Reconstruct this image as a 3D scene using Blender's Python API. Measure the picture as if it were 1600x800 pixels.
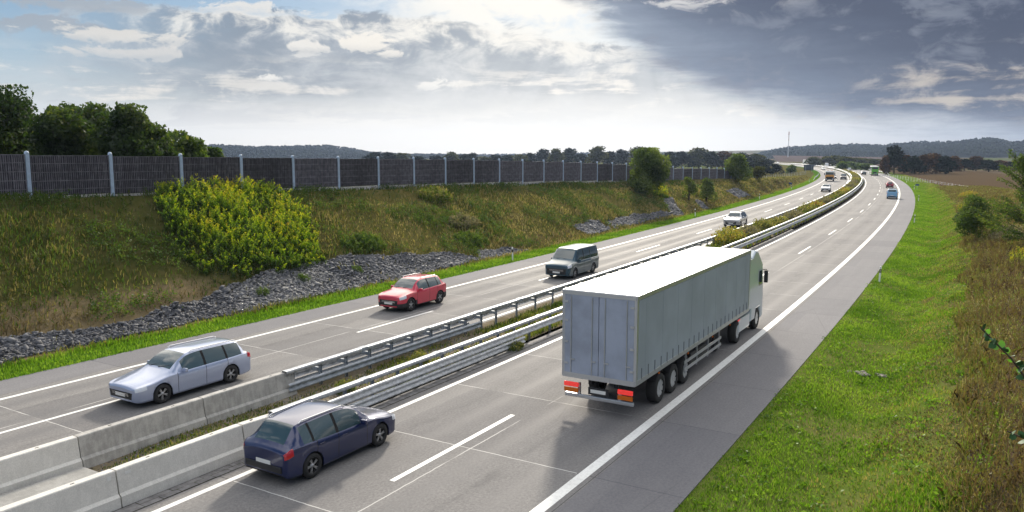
import bpy, bmesh, math, random
import numpy as np
from mathutils import Vector, Matrix

for o in list(bpy.data.objects):
    bpy.data.objects.remove(o)
SC = bpy.context.scene
COL = SC.collection
R_ = math.radians

# ------------------------------------------------------------------ camera
CAM_H = 8.25
cd = bpy.data.cameras.new('camera'); cam = bpy.data.objects.new('camera', cd); COL.objects.link(cam)
cam.location = (0, 0, CAM_H)
cam.rotation_euler = (R_(90 - 7.403), 0, 0)
cd.sensor_width = 36; cd.lens = 27.573
cd.clip_start = 0.1; cd.clip_end = 20000
SC.camera = cam
SC.render.resolution_x = 1024; SC.render.resolution_y = 512

# ------------------------------------------------------------------ light
SUN_AZ, SUN_EL = R_(7.5), R_(25)           # azimuth measured from +Y towards +X
sd = bpy.data.lights.new('sun', 'SUN'); sun = bpy.data.objects.new('sun', sd); COL.objects.link(sun)
sd.energy = 3.4; sd.angle = R_(4.5); sd.color = (1.0, 0.91, 0.77)
sv = Vector((math.sin(SUN_AZ) * math.cos(SUN_EL), math.cos(SUN_AZ) * math.cos(SUN_EL), math.sin(SUN_EL)))
sun.rotation_euler = sv.to_track_quat('Z', 'Y').to_euler()
sun.location = (0, 0, 60)
SC.view_settings.view_transform = 'Standard'
SC.view_settings.look = 'None'
SC.view_settings.gamma = 1
SC.view_settings.exposure = 0.55
SC.view_settings.use_curve_mapping = False
SC.cycles.max_bounces = 6
SC.cycles.transparent_max_bounces = 8
SC.cycles.use_denoising = True
SC.cycles.volume_bounces = 0

# ------------------------------------------------------------------ node helpers
class G:
    """tiny expression builder on a node tree"""
    def __init__(s, nt): s.nt = nt; s.n = nt.nodes; s.l = nt.links
    def put(s, sock, v):
        if isinstance(v, bpy.types.NodeSocket): s.l.new(v, sock)
        elif v is not None:
            if isinstance(v, (tuple, list)) and len(v) == 3 and sock.type == 'RGBA': v = tuple(v) + (1,)
            sock.default_value = v
    def m(s, op, a, b=None, c=None, clamp=False):
        n = s.n.new('ShaderNodeMath'); n.operation = op; n.use_clamp = clamp
        s.put(n.inputs[0], a)
        if b is not None: s.put(n.inputs[1], b)
        if c is not None: s.put(n.inputs[2], c)
        return n.outputs[0]
    def add(s, a, b): return s.m('ADD', a, b)
    def sub(s, a, b): return s.m('SUBTRACT', a, b)
    def mul(s, a, b): return s.m('MULTIPLY', a, b)
    def div(s, a, b): return s.m('DIVIDE', a, b)
    def sm(s, x, a, b):
        n = s.n.new('ShaderNodeMapRange'); n.interpolation_type = 'SMOOTHSTEP'
        s.put(n.inputs['Value'], x); n.inputs['From Min'].default_value = a; n.inputs['From Max'].default_value = b
        return n.outputs[0]
    def lin(s, x, a, b, c, d):
        n = s.n.new('ShaderNodeMapRange'); s.put(n.inputs['Value'], x)
        for k, v in zip(('From Min', 'From Max', 'To Min', 'To Max'), (a, b, c, d)): n.inputs[k].default_value = v
        return n.outputs[0]
    def mix(s, f, a, b, blend='MIX'):
        n = s.n.new('ShaderNodeMix'); n.data_type = 'RGBA'; n.blend_type = blend
        s.put(n.inputs['Factor'], f); s.put(n.inputs[6], a); s.put(n.inputs[7], b)
        return n.outputs[2]
    def noise(s, vec, scale, detail=4, rough=.55, dist=0, out=0):
        n = s.n.new('ShaderNodeTexNoise'); s.put(n.inputs['Vector'], vec)
        n.inputs['Scale'].default_value = scale; n.inputs['Detail'].default_value = detail
        n.inputs['Roughness'].default_value = rough; n.inputs['Distortion'].default_value = dist
        return n.outputs[out]
    def xyz(s, x, y, z=0.0):
        n = s.n.new('ShaderNodeCombineXYZ'); s.put(n.inputs[0], x); s.put(n.inputs[1], y); s.put(n.inputs[2], z)
        return n.outputs[0]
    def sep(s, v):
        n = s.n.new('ShaderNodeSeparateXYZ'); s.put(n.inputs[0], v); return n.outputs
    def ramp(s, f, stops):
        n = s.n.new('ShaderNodeValToRGB'); s.put(n.inputs[0], f); e = n.color_ramp.elements
        while len(e) < len(stops): e.new(0.5)
        for k, (p, c) in enumerate(stops): e[k].position = p; e[k].color = tuple(c) + (1,)
        return n.outputs[0]
    def white(s, vec):
        n = s.n.new('ShaderNodeTexWhiteNoise'); n.noise_dimensions = '3D'; s.put(n.inputs['Vector'], vec); return n.outputs[0]

# ------------------------------------------------------------------ sky
W = bpy.data.worlds.new('World'); SC.world = W; W.use_nodes = True
def build_sky():
    nt = W.node_tree; nt.nodes.clear(); g = G(nt)
    out = nt.nodes.new('ShaderNodeOutputWorld'); bg = nt.nodes.new('ShaderNodeBackground')
    nt.links.new(bg.outputs[0], out.inputs[0])
    sky = nt.nodes.new('ShaderNodeTexSky'); sky.sky_type = 'NISHITA'; sky.sun_disc = False
    sky.sun_elevation = SUN_EL; sky.sun_rotation = SUN_AZ; sky.altitude = 50; sky.air_density = 1.0; sky.dust_density = 0.6
    tc = nt.nodes.new('ShaderNodeTexCoord'); D = tc.outputs['Generated']
    dx, dy, dz = g.sep(D)
    az = g.m('ARCTAN2', dx, dy); el = g.m('ARCSINE', dz)
    zz = g.add(g.m('MAXIMUM', dz, 0.0), 0.075)
    q = g.xyz(g.div(dx, zz), g.div(dy, zz), 0.0)
    n1 = g.noise(q, 0.55, 7, .58, .35)
    n2 = g.noise(g.xyz(g.add(g.div(dx, zz), 7.3), g.add(g.div(dy, zz), 2.1), 1.7), 1.5, 6, .6, .2)
    nl = g.noise(g.xyz(az, g.mul(el, 3.2), 3.0), 7.0, 6, .6, .4)         # lumpy detail in angle
    ns = g.noise(g.xyz(g.mul(az, 1.0), g.mul(el, 9.0), 9.0), 4.5, 6, .6, .3)  # long streaks
    nf = g.noise(g.xyz(az, g.mul(el, 1.8), 5.0), 22.0, 7, .62, .5)
    d1 = g.sub(n1, .5); dl = g.sub(nl, .5); ds = g.sub(ns, .5); df = g.sub(nf, .5)
    K = 1.0 / 2 ** SC.view_settings.exposure
    nish = g.mix(1.0, sky.outputs[0], (0.085, 0.085, 0.085), 'MULTIPLY')
    clear = g.mix(0.65, nish, (0.115 * K, 0.25 * K, 0.43 * K))
    # pale band over the horizon
    pale = g.mix(g.sm(az, .1, .62), (0.90, 0.875, 0.84), (0.38, 0.43, 0.52))
    pale = g.mix(g.sm(az, -.25, -.6), pale, (0.70, 0.74, 0.77))
    low = g.sm(g.add(el, g.mul(d1, .05)), .135, .03)
    c = g.mix(g.mul(low, .97), g.mix(1, clear, (1 / K, 1 / K, 1 / K), 'MULTIPLY'), pale)
    # broad blue-grey cloud sheet over the left and centre, ragged lit upper edge
    azr = g.m('MAXIMUM', g.add(az, .12), 0.0)
    top = g.add(g.add(el, g.mul(azr, .13)), g.add(g.mul(dl, .055), g.mul(df, .035)))
    und = g.sm(g.add(g.add(el, g.mul(ds, .08)), g.mul(dl, .05)), .018, .082)
    body = g.mul(und, g.sm(g.add(az, g.add(g.mul(dl, .30), g.mul(df, .1))), -.60, -.33))
    grey = g.mix(g.sm(g.add(g.mul(dl, 1.5), g.mul(df, 1.1)), -.22, .30), (0.245, 0.295, 0.36), (0.49, 0.52, 0.56))
    lit = g.mix(g.sm(g.add(nf, g.mul(dl, .4)), .40, .62), grey, (0.88, 0.85, 0.79))
    rimz = g.mul(g.sm(top, .128, .150), g.sm(az, -.62, -.45))
    sheet = g.mul(body, g.sm(top, .170, .160))
    c = g.mix(g.mul(sheet, g.sub(.93, g.mul(g.sm(el, .085, .02), .45))), c, g.mix(rimz, grey, lit))
    # thin warm streaks in the lower sky
    st = g.mul(g.sm(g.add(ns, g.mul(df, .35)), .53, .64), g.mul(g.sm(el, .030, .05), g.sm(el, .125, .08)))
    st = g.mul(st, g.add(.55, g.mul(g.sm(az, -.12, .05), .35)))
    c = g.mix(st, c, (1.0, 0.93, 0.83))
    st2 = g.mul(g.sm(g.add(ns, g.mul(df, .35)), .47, .36), g.mul(g.sm(el, .020, .05), g.sm(el, .115, .07)))
    c = g.mix(g.mul(st2, .48), c, (0.47, 0.50, 0.55))
    # separate cumulus puffs
    def puff(a0, e0, ra, re, col, amt=.95):
        nonlocal c
        r = g.m('SQRT', g.add(g.m('POWER', g.div(g.sub(az, a0), ra), 2), g.m('POWER', g.div(g.sub(el, e0), re), 2)))
        mk = g.sm(g.add(g.add(g.sub(1.0, r), g.mul(df, 4.8)), g.mul(dl, 2.4)), .10, .60)
        c = g.mix(g.mul(mk, amt), c, g.mix(g.sm(g.sub(el, g.mul(df, .03)), e0 - re * .9, e0 + re * .1), g.mix(.55, c, col), col))
    puff(-.178, .131, .034, .015, (0.92, 0.87, 0.79))
    puff(-.150, .122, .022, .008, (0.86, 0.82, 0.76))
    puff(-.250, .127, .032, .009, (0.86, 0.83, 0.78))
    puff(-.099, .086, .022, .010, (0.92, 0.89, 0.83))
    puff(-.296, .090, .020, .006, (0.88, 0.86, 0.82))
    puff(-.50, .158, .10, .011, (0.40, 0.44, 0.49), .85)
    puff(-.52, .135, .09, .013, (0.36, 0.41, 0.47), .85)
    puff(-.46, .130, .075, .009, (0.80, 0.77, 0.72), .8)
    puff(-.43, .112, .075, .007, (0.74, 0.72, 0.69), .7)
    puff(-.54, .187, .06, .010, (0.76, 0.76, 0.75), .8)
    puff(-.31, .168, .06, .009, (0.84, 0.81, 0.76), .85)
    # bright broken cloud under the hidden sun
    ga = g.div(g.sub(az, .01), .21); ge = g.div(g.sub(el, .210), .095)
    glow = g.m('POWER', 2.718, g.mul(g.add(g.mul(ga, ga), g.mul(ge, ge)), -1.0))
    brk = g.sm(g.add(g.add(g.mul(nf, .7), g.mul(nl, .6)), g.mul(glow, .30)), .66, .88)
    c = g.mix(g.mul(g.sm(glow, .05, .85), g.add(.16, g.mul(brk, .74))), c, (1.04, 0.99, 0.90))
    g2 = g.m('POWER', 2.718, g.mul(g.add(g.m('POWER', g.div(g.sub(az, .07), .33), 2), g.m('POWER', g.div(g.sub(el, .02), .085), 2)), -1.0))
    c = g.mix(g.mul(g2, .72), c, (1.0, 0.96, 0.89))
    # shafts of light fanning down from the hidden sun
    ang = g.m('ARCTAN2', g.sub(az, SUN_AZ), g.sub(.30, el))
    ray = g.sm(g.noise(g.xyz(g.mul(ang, 1.0), 3.3, 0.7), 9.0, 2, .5), .35, .70)
    c = g.mix(g.mul(g.mul(ray, .22), g.mul(g.sm(el, .03, .07), g.sm(el, .16, .10))), c, (0.88, 0.88, 0.86))
    # great slate cloud on the right
    fb = g.add(.012, g.mul(.150, g.m('POWER', 2.718, g.mul(g.sub(az, .09), -6.0))))
    dd = g.add(g.sub(el, fb), g.add(g.add(g.mul(ds, .07), g.mul(dl, .035)), g.mul(df, .022)))
    tip = g.sm(g.add(az, g.add(g.mul(dl, .16), g.mul(df, .10))), .055, .115)
    dark = g.mul(g.sm(dd, -.012, .030), tip)
    deep = g.add(g.add(g.mul(dd, .8), g.mul(az, .16)), g.mul(dl, .05))
    slate = g.ramp(g.lin(deep, .0, .165, 0, 1), [(0.0, (0.47, 0.51, 0.57)), (.22, (0.30, 0.35, 0.43)), (.50, (0.165, 0.20, 0.275)), (.85, (0.080, 0.098, 0.155)), (1, (0.066, 0.080, 0.130))])
    slate = g.mix(g.mul(g.sm(g.add(g.mul(dl, 1.5), g.mul(df, 1.4)), .0, .34), .62), slate, (0.225, 0.25, 0.315))
    slate = g.mix(g.mul(g.sm(g.add(g.mul(ds, 1.6), g.mul(df, .8)), .05, .4), .40), slate, (0.30, 0.315, 0.35))
    c = g.mix(g.mul(dark, .97), c, slate)
    # lit gaps at the right edge and along the cloud's upper rim
    gap = g.mul(g.sm(g.add(ns, g.mul(df, .7)), .50, .72), g.mul(g.sm(az, .36, .50), g.mul(g.sm(el, .025, .045), g.sm(el, .115, .085))))
    c = g.mix(g.mul(gap, .85), c, (0.60, 0.54, 0.47))
    rim2 = g.mul(g.mul(g.sm(el, .160, .182), g.sm(g.add(nf, g.mul(dl, .5)), .49, .64)), g.mul(g.sm(az, .06, .12), g.sm(az, .40, .2)))
    c = g.mix(g.mul(rim2, .7), c, (0.85, 0.82, 0.78))
    # overhead and behind the camera: unseen broken cloud, brightened to fill the shade
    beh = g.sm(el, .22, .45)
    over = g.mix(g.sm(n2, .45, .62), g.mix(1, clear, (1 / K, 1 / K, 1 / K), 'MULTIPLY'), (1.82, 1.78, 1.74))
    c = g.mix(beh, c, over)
    # unseen bright cloud veil round the sun, above the picture, raised for soft light
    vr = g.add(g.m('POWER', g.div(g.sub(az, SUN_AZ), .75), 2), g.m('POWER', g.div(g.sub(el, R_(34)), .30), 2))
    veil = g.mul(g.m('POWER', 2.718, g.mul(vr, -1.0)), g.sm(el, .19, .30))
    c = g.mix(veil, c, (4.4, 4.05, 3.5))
    c = g.mix(g.sm(dz, 0.0, -.02), c, (0.25, 0.25, 0.24))
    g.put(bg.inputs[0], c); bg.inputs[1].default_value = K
build_sky()

# ------------------------------------------------------------------ road frame: s along the motorway, off across it (+ = right)
PHI, RAD = 0.5535, 1883.6
T_ = np.array([math.sin(PHI), math.cos(PHI)]); N_ = np.array([-math.cos(PHI), math.sin(PHI)]); CEN = N_ * RAD
def P(s, o, z=0.0):
    s = np.asarray(s, float); o = np.asarray(o, float)
    a = s / RAD
    r = RAD + o
    x = (-N_[0] * np.cos(a) + T_[0] * np.sin(a)) * r + CEN[0]
    y = (-N_[1] * np.cos(a) + T_[1] * np.sin(a)) * r + CEN[1]
    return np.stack(np.broadcast_arrays(x, y, np.asarray(z, float)), -1)
def heading(s):                 # rotation about z that turns local +Y into +s
    return -(PHI - s / RAD)
def SO(x, y):
    vx, vy = np.asarray(x) - CEN[0], np.asarray(y) - CEN[1]
    return RAD * np.arctan2(vx * T_[0] + vy * T_[1], -(vx * N_[0] + vy * N_[1])), np.hypot(vx, vy) - RAD
def ground_x(px, Y, py=250):    # sideways position of a far thing seen at a bearing
    th = math.atan((400 - 240.77) / 1225.46)
    return (px - 800) / 1225.46 * Y / (math.cos(th) + (400 - py) / 1225.46 * math.sin(th))
def sstep(x, a, b):
    t = np.clip((np.asarray(x, float) - a) / (b - a), 0, 1); return t * t * (3 - 2 * t)
def foff(s): return -47.2146 + .016997 * s + .000178 * np.asarray(s, float) ** 2
def zl(s, o):                   # left cutting slope
    s = np.asarray(s, float); o = np.asarray(o, float)
    zc = np.clip(6.25 - .0195 * s, 0.0, 7)
    oc = np.where(s < 200, foff(s) + 1.2, foff(200.) + 1.2)
    t = np.clip((-33.4 - o) / (-33.4 - oc), 0, 1)
    t = np.where(t < .12, t * t / .24, np.minimum(t - .06, .94)) / .94
    z = zc * np.clip(t, 0, 1) - .03
    z = z - .10 * np.exp(-((o + 33.0) / .6) ** 2)
    wob = .10 * np.sin(s * .7 + o * .9) * np.sin(s * .23 - o * .5) + .06 * np.sin(s * 1.9 + 1.3 * o)
    z = z + wob * np.clip(t * 6, 0, 1) * np.clip((1.02 - t) * 4, 0, 1)
    back = np.clip((oc - 6 - o) / 34, 0, 1)
    return z * (1 - back) - .5 * back
def zr(s, o):                   # right verge, swale and bank
    s = np.asarray(s, float); o = np.asarray(o, float)
    zc = np.interp(s, [-40, 30, 70, 110, 140, 170, 200, 250, 400], [3.6, 3.4, 3.1, 2.9, 2.4, 1.7, 1.0, .25, 0])
    z = np.minimum(np.maximum(o + 2.5, 0) * .42, 99)
    z = zc * (1 - np.exp(-z / np.maximum(zc, .05) * 1.15))
    z = z - .22 * np.exp(-((o + 3.3) / 1.1) ** 2) * sstep(s, 400, 200) - .03
    z = z + (.07 * np.sin(s * .8 + o * 1.1) * np.sin(.3 * s - o) + .04 * np.sin(2.1 * s - o)) * np.clip((o + 4.5) / 2, 0, 1)
    return z

# ------------------------------------------------------------------ object helpers
def tag(o, label=None, cat=None, group=None, kind=None):
    if label: o['label'] = label
    if cat: o['category'] = cat
    if group: o['group'] = group
    if kind: o['kind'] = kind
    return o
def empty(name, loc=(0, 0, 0), rz=0, label=None, cat=None, group=None, kind=None):
    o = bpy.data.objects.new(name, None); COL.objects.link(o); o.location = tuple(float(v) for v in loc); o.rotation_euler = (0, 0, rz)
    o.empty_display_size = .3
    return tag(o, label, cat, group, kind)
def link(name, me, parent=None):
    o = bpy.data.objects.new(name, me); COL.objects.link(o)
    if parent is not None: o.parent = parent
    return o
def copy_tree(o, parent=None):
    c = o.copy(); COL.objects.link(c)
    if parent is not None: c.parent = parent
    for ch in [x for x in o.children]: copy_tree(ch, c)
    return c
def np_mesh(name, V, F, mats, parent=None, var=None, uv=None, smooth=False, midx=None):
    V = np.ascontiguousarray(V, np.float32); F = np.ascontiguousarray(F, np.int32); k = F.shape[1]
    me = bpy.data.meshes.new(name)
    me.vertices.add(len(V)); me.vertices.foreach_set('co', V.ravel())
    me.loops.add(F.size); me.loops.foreach_set('vertex_index', F.ravel())
    me.polygons.add(len(F)); me.polygons.foreach_set('loop_start', np.arange(0, F.size, k, dtype=np.int32))
    me.polygons.foreach_set('loop_total', np.full(len(F), k, np.int32))
    if midx is not None: me.polygons.foreach_set('material_index', np.asarray(midx, np.int32))
    if smooth: me.polygons.foreach_set('use_smooth', np.ones(len(F), bool))
    me.update(calc_edges=True)
    if var is not None:
        a = me.attributes.new('var', 'FLOAT', 'POINT'); a.data.foreach_set('value', np.ascontiguousarray(var, np.float32))
    if uv is not None:
        l = me.uv_layers.new(name='UVMap'); l.data.foreach_set('uv', np.ascontiguousarray(uv[F.ravel()], np.float32).ravel())
    for m_ in (mats if isinstance(mats, (list, tuple)) else [mats]): me.materials.append(m_)
    return link(name, me, parent)
class MB:
    """collects polygons for one mesh object"""
    def __init__(s): s.v = []; s.f = []; s.m = []; s.sm = []
    def poly(s, vs, fs, mi=0, smooth=False):
        b = len(s.v); s.v += [tuple(float(c) for c in p) for p in vs]
        for f in fs: s.f.append([b + i for i in f]); s.m.append(mi); s.sm.append(smooth)
        return s
    def box(s, c, d, mi=0, bev=0, M=None):
        bm = bmesh.new(); bmesh.ops.create_cube(bm, size=1)
        for v in bm.verts: v.co = Vector((v.co.x * d[0], v.co.y * d[1], v.co.z * d[2]))
        if bev: bmesh.ops.bevel(bm, geom=list(bm.edges), offset=bev, segments=2, profile=.6, affect='EDGES')
        for v in bm.verts:
            v.co = (M @ v.co) if M is not None else v.co
            v.co += Vector(c)
        bm.verts.index_update()
        s.poly([v.co for v in bm.verts], [[v.index for v in f.verts] for f in bm.faces], mi, False); bm.free(); return s
    def tube(s, p0, p1, r0, r1=None, n=8, mi=0, cap=True):
        r1 = r0 if r1 is None else r1
        p0 = Vector(p0); p1 = Vector(p1); d = (p1 - p0).normalized()
        a = d.orthogonal().normalized(); b = d.cross(a)
        vs = [p0 + (a * math.cos(t) + b * math.sin(t)) * r0 for t in [2 * math.pi * i / n for i in range(n)]]
        vs += [p1 + (a * math.cos(t) + b * math.sin(t)) * r1 for t in [2 * math.pi * i / n for i in range(n)]]
        s.poly(vs, [[i, (i + 1) % n, n + (i + 1) % n, n + i] for i in range(n)], mi, True)
        if cap: s.poly(vs, [list(range(n))[::-1], list(range(n, 2 * n))], mi)
        return s
    def lathe(s, prof, n=24, mi=0, axis='X', c=(0, 0, 0)):     # prof: (axial, radius)
        vs = []
        for (a, r) in prof:
            for i in range(n):
                t = 2 * math.pi * i / n; y, z = r * math.cos(t), r * math.sin(t)
                vs.append((c[0] + a, c[1] + y, c[2] + z) if axis == 'X' else ((c[0] + y, c[1] + a, c[2] + z) if axis == 'Y' else (c[0] + y, c[1] + z, c[2] + a)))
        fs = [[j * n + i, j * n + (i + 1) % n, (j + 1) * n + (i + 1) % n, (j + 1) * n + i] for j in range(len(prof) - 1) for i in range(n)]
        s.poly(vs, fs, mi, True); return s
    def build(s, name, mats, parent=None):
        me = bpy.data.meshes.new(name); me.from_pydata(s.v, [], s.f)
        for m_ in (mats if isinstance(mats, (list, tuple)) else [mats]): me.materials.append(m_)
        me.polygons.foreach_set('material_index', s.m); me.polygons.foreach_set('use_smooth', s.sm)
        bm = bmesh.new(); bm.from_mesh(me); bmesh.ops.recalc_face_normals(bm, faces=bm.faces); bm.to_mesh(me); bm.free()
        me.update(); return link(name, me, parent)

# ------------------------------------------------------------------ materials
def mat(name, col, rough=.6, metal=0, spec=.5, noise=0, nscale=5, bump=0, bscale=40, coat=0, emit=None, coord='Object', vary=0):
    m = bpy.data.materials.new(name); m.use_nodes = True; nt = m.node_tree; g = G(nt); b = nt.nodes['Principled BSDF']
    b.inputs['Roughness'].default_value = rough; b.inputs['Metallic'].default_value = metal
    b.inputs['Specular IOR Level'].default_value = spec
    b.inputs['Coat Weight'].default_value = coat; b.inputs['Coat Roughness'].default_value = .06
    tc = nt.nodes.new('ShaderNodeTexCoord').outputs[coord]
    c = tuple(col)
    if noise:
        f = g.noise(tc, nscale, 6, .6)
        c = g.mix(g.sm(f, .3, .7), tuple(v * (1 - noise) for v in col), tuple(min(1, v * (1 + noise)) for v in col))
    if vary:
        ps = nt.nodes.new('ShaderNodeNewGeometry').outputs['Position']; oi = nt.nodes.new('ShaderNodeObjectInfo').outputs['Random']
        wv = g.add(g.mul(oi, .6), g.mul(g.noise(g.mix(1, ps, (1, 1, .25), 'MULTIPLY'), .9, 5, .65), .9))
        c = g.mix(1, c, g.ramp(wv, [(.35, (1 - vary,) * 3), (1, (1 + vary * .9, 1 + vary * .95, 1 + vary * 1.05))]), 'MULTIPLY')
    g.put(b.inputs['Base Color'], c)
    if bump:
        bn = nt.nodes.new('ShaderNodeBump'); bn.inputs['Strength'].default_value = bump; bn.inputs['Distance'].default_value = .02
        g.put(bn.inputs['Height'], g.noise(tc, bscale, 5, .65)); nt.links.new(bn.outputs[0], b.inputs['Normal'])
    if emit:
        b.inputs['Emission Color'].default_value = tuple(emit[:3]) + (1,); b.inputs['Emission Strength'].default_value = emit[3]
    return m
def leaf_mat(name, stops, trans=.45, rough=.5, gloss=.06, low=.35):
    """leaf or blade colours spread by a per-leaf value; light passes through"""
    m = bpy.data.materials.new(name); m.use_nodes = True; nt = m.node_tree; nt.nodes.clear(); g = G(nt)
    out = nt.nodes.new('ShaderNodeOutputMaterial')
    at = nt.nodes.new('ShaderNodeAttribute'); at.attribute_name = 'var'
    geo = nt.nodes.new('ShaderNodeNewGeometry')
    f = g.add(at.outputs['Fac'], g.mul(g.sub(g.noise(geo.outputs['Position'], low, 3, .6), .5), .55))
    c = g.ramp(f, stops)
    d = nt.nodes.new('ShaderNodeBsdfDiffuse'); t = nt.nodes.new('ShaderNodeBsdfTranslucent'); gl = nt.nodes.new('ShaderNodeBsdfGlossy')
    g.put(d.inputs[0], c); g.put(t.inputs[0], g.mix(1.0, c, (1.25, 1.3, .7), 'MULTIPLY')); gl.inputs['Roughness'].default_value = rough
    mx = nt.nodes.new('ShaderNodeMixShader'); mx.inputs[0].default_value = trans
    nt.links.new(d.outputs[0], mx.inputs[1]); nt.links.new(t.outputs[0], mx.inputs[2])
    m2 = nt.nodes.new('ShaderNodeMixShader'); m2.inputs[0].default_value = gloss
    nt.links.new(mx.outputs[0], m2.inputs[1]); nt.links.new(gl.outputs[0], m2.inputs[2])
    nt.links.new(m2.outputs[0], out.inputs[0]); return m

def road_mat():
    m = bpy.data.materials.new('concrete_pavement'); m.use_nodes = True; nt = m.node_tree; g = G(nt); b = nt.nodes['Principled BSDF']
    uv = nt.nodes.new('ShaderNodeUVMap').outputs[0]; s, o, _ = g.sep(uv)
    fine = g.noise(uv, 13, 6, .8); mid = g.noise(uv, 1.3, 5, .6); big = g.noise(g.xyz(g.mul(s, .12), o, 0), .5, 4, .6)
    streak = g.noise(g.xyz(g.mul(s, .05), g.mul(o, 2.2), 0), 1.0, 4, .6)
    slab = g.white(g.xyz(g.m('FLOOR', g.div(g.add(s, 2.4), 5)), g.m('FLOOR', g.div(g.add(o, .0), 3.8)), 0))
    c = g.mix(g.sm(fine, .3, .7), (0.150, 0.147, 0.148), (0.262, 0.256, 0.254))
    c = g.mix(1, c, g.ramp(g.add(g.mul(mid, .35), g.add(g.mul(big, .35), g.mul(streak, .3))), [(.3, (.80, .79, .79)), (.7, (1.12, 1.11, 1.09))]), 'MULTIPLY')
    c = g.mix(1, c, g.mix(slab, (.86, .86, .87), (1.09, 1.085, 1.07)), 'MULTIPLY')
    tr = None
    for o0 in (-13.6, -15.4, -9.6, -11.5, -22.1, -23.9, -25.6, -27.4):
        t = g.m('POWER', 2.718, g.mul(g.m('POWER', g.div(g.sub(o, o0), .36), 2), -1.0)); tr = t if tr is None else g.add(tr, t)
    c = g.mix(g.mul(tr, .46), c, (0.115, 0.114, 0.12))
    oil = None
    for o0 in (-14.5, -10.5, -23.0, -26.5):
        t = g.m('POWER', 2.718, g.mul(g.m('POWER', g.div(g.sub(o, o0), .22), 2), -1.0)); oil = t if oil is None else g.add(oil, t)
    c = g.mix(g.mul(oil, g.mul(g.sm(g.noise(g.xyz(g.mul(s, .6), g.mul(o, 2.0), 2), 1.0, 5, .7), .42, .7), .45)), c, (0.07, 0.07, 0.073))
    # transverse joints every 5 m, one lengthwise joint in each lane edge
    wob = g.mul(g.sub(g.noise(uv, 2.0, 3, .6), .5), .05)
    fj = g.m('ABSOLUTE', g.sub(g.m('FRACT', g.div(g.add(g.add(s, wob), 2.4 - 2.5), 5)), .5))
    jt = g.m('LESS_THAN', g.mul(fj, 5), .016)
    def inside(a, bb): return g.mul(g.m('GREATER_THAN', o, a), g.m('LESS_THAN', o, bb))
    lanes = g.add(inside(-16.0, -8.75), inside(-28.1, -21.2))
    pat = g.noise(g.xyz(g.mul(s, .25), g.mul(o, .7), 4), 1.0, 3, .6)
    lj = None
    for o0 in (-12.1, -25.2):
        t = g.m('LESS_THAN', g.m('ABSOLUTE', g.sub(g.add(o, wob), o0)), .018); lj = t if lj is None else g.add(lj, t)
    for o0 in (-8.25, -28.75):
        t = g.m('LESS_THAN', g.m('ABSOLUTE', g.sub(o, o0)), .012); jt = g.add(jt, t)
    jt = g.m('MINIMUM', jt, 1.0)
    c = g.mix(g.mul(g.mul(jt, lanes), g.sm(pat, .30, .52)), c, (0.52, 0.51, 0.49))
    c = g.mix(g.mul(g.mul(jt, g.sub(1.0, lanes)), .75), c, (0.045, 0.045, 0.047))
    c = g.mix(g.mul(lj, g.sm(pat, .36, .5)), c, (0.50, 0.49, 0.47))
    # shoulders a little darker, bluish
    sh = g.add(inside(-8.2, -5.0), inside(-31, -28.8))
    c = g.mix(g.mul(sh, .40), c, (0.135, 0.138, 0.165))
    # scattered cracks and small dark spots
    vor = nt.nodes.new('ShaderNodeTexVoronoi'); vor.feature = 'DISTANCE_TO_EDGE'; g.put(vor.inputs['Vector'], g.xyz(g.mul(s, .35), o, 0)); vor.inputs['Scale'].default_value = .22
    cr = g.mul(g.m('LESS_THAN', vor.outputs[0], .0035), g.sm(g.noise(uv, .22, 3, .5), .52, .6))
    c = g.mix(g.mul(cr, .18), c, (0.05, 0.05, 0.05))
    g.put(b.inputs['Base Color'], c)
    g.put(b.inputs['Roughness'], g.sub(.86, g.mul(tr, .14)))
    b.inputs['Specular IOR Level'].default_value = .13
    bn = nt.nodes.new('ShaderNodeBump'); bn.inputs['Strength'].default_value = .25; bn.inputs['Distance'].default_value = .01
    g.put(bn.inputs['Height'], fine); nt.links.new(bn.outputs[0], b.inputs['Normal'])
    return m
def paint_mat():
    m = bpy.data.materials.new('road_paint'); m.use_nodes = True; nt = m.node_tree; g = G(nt); b = nt.nodes['Principled BSDF']
    uv = nt.nodes.new('ShaderNodeUVMap').outputs[0]
    f = g.noise(uv, 9, 6, .7); f2 = g.noise(uv, .8, 4, .6)
    c = g.mix(g.sm(f, .25, .6), (0.60, 0.60, 0.58), (0.80, 0.80, 0.78))
    c = g.mix(g.mul(g.sm(f2, .45, .75), .3), c, (0.42, 0.42, 0.41))
    g.put(b.inputs['Base Color'], c); b.inputs['Roughness'].default_value = .6; return m
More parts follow.
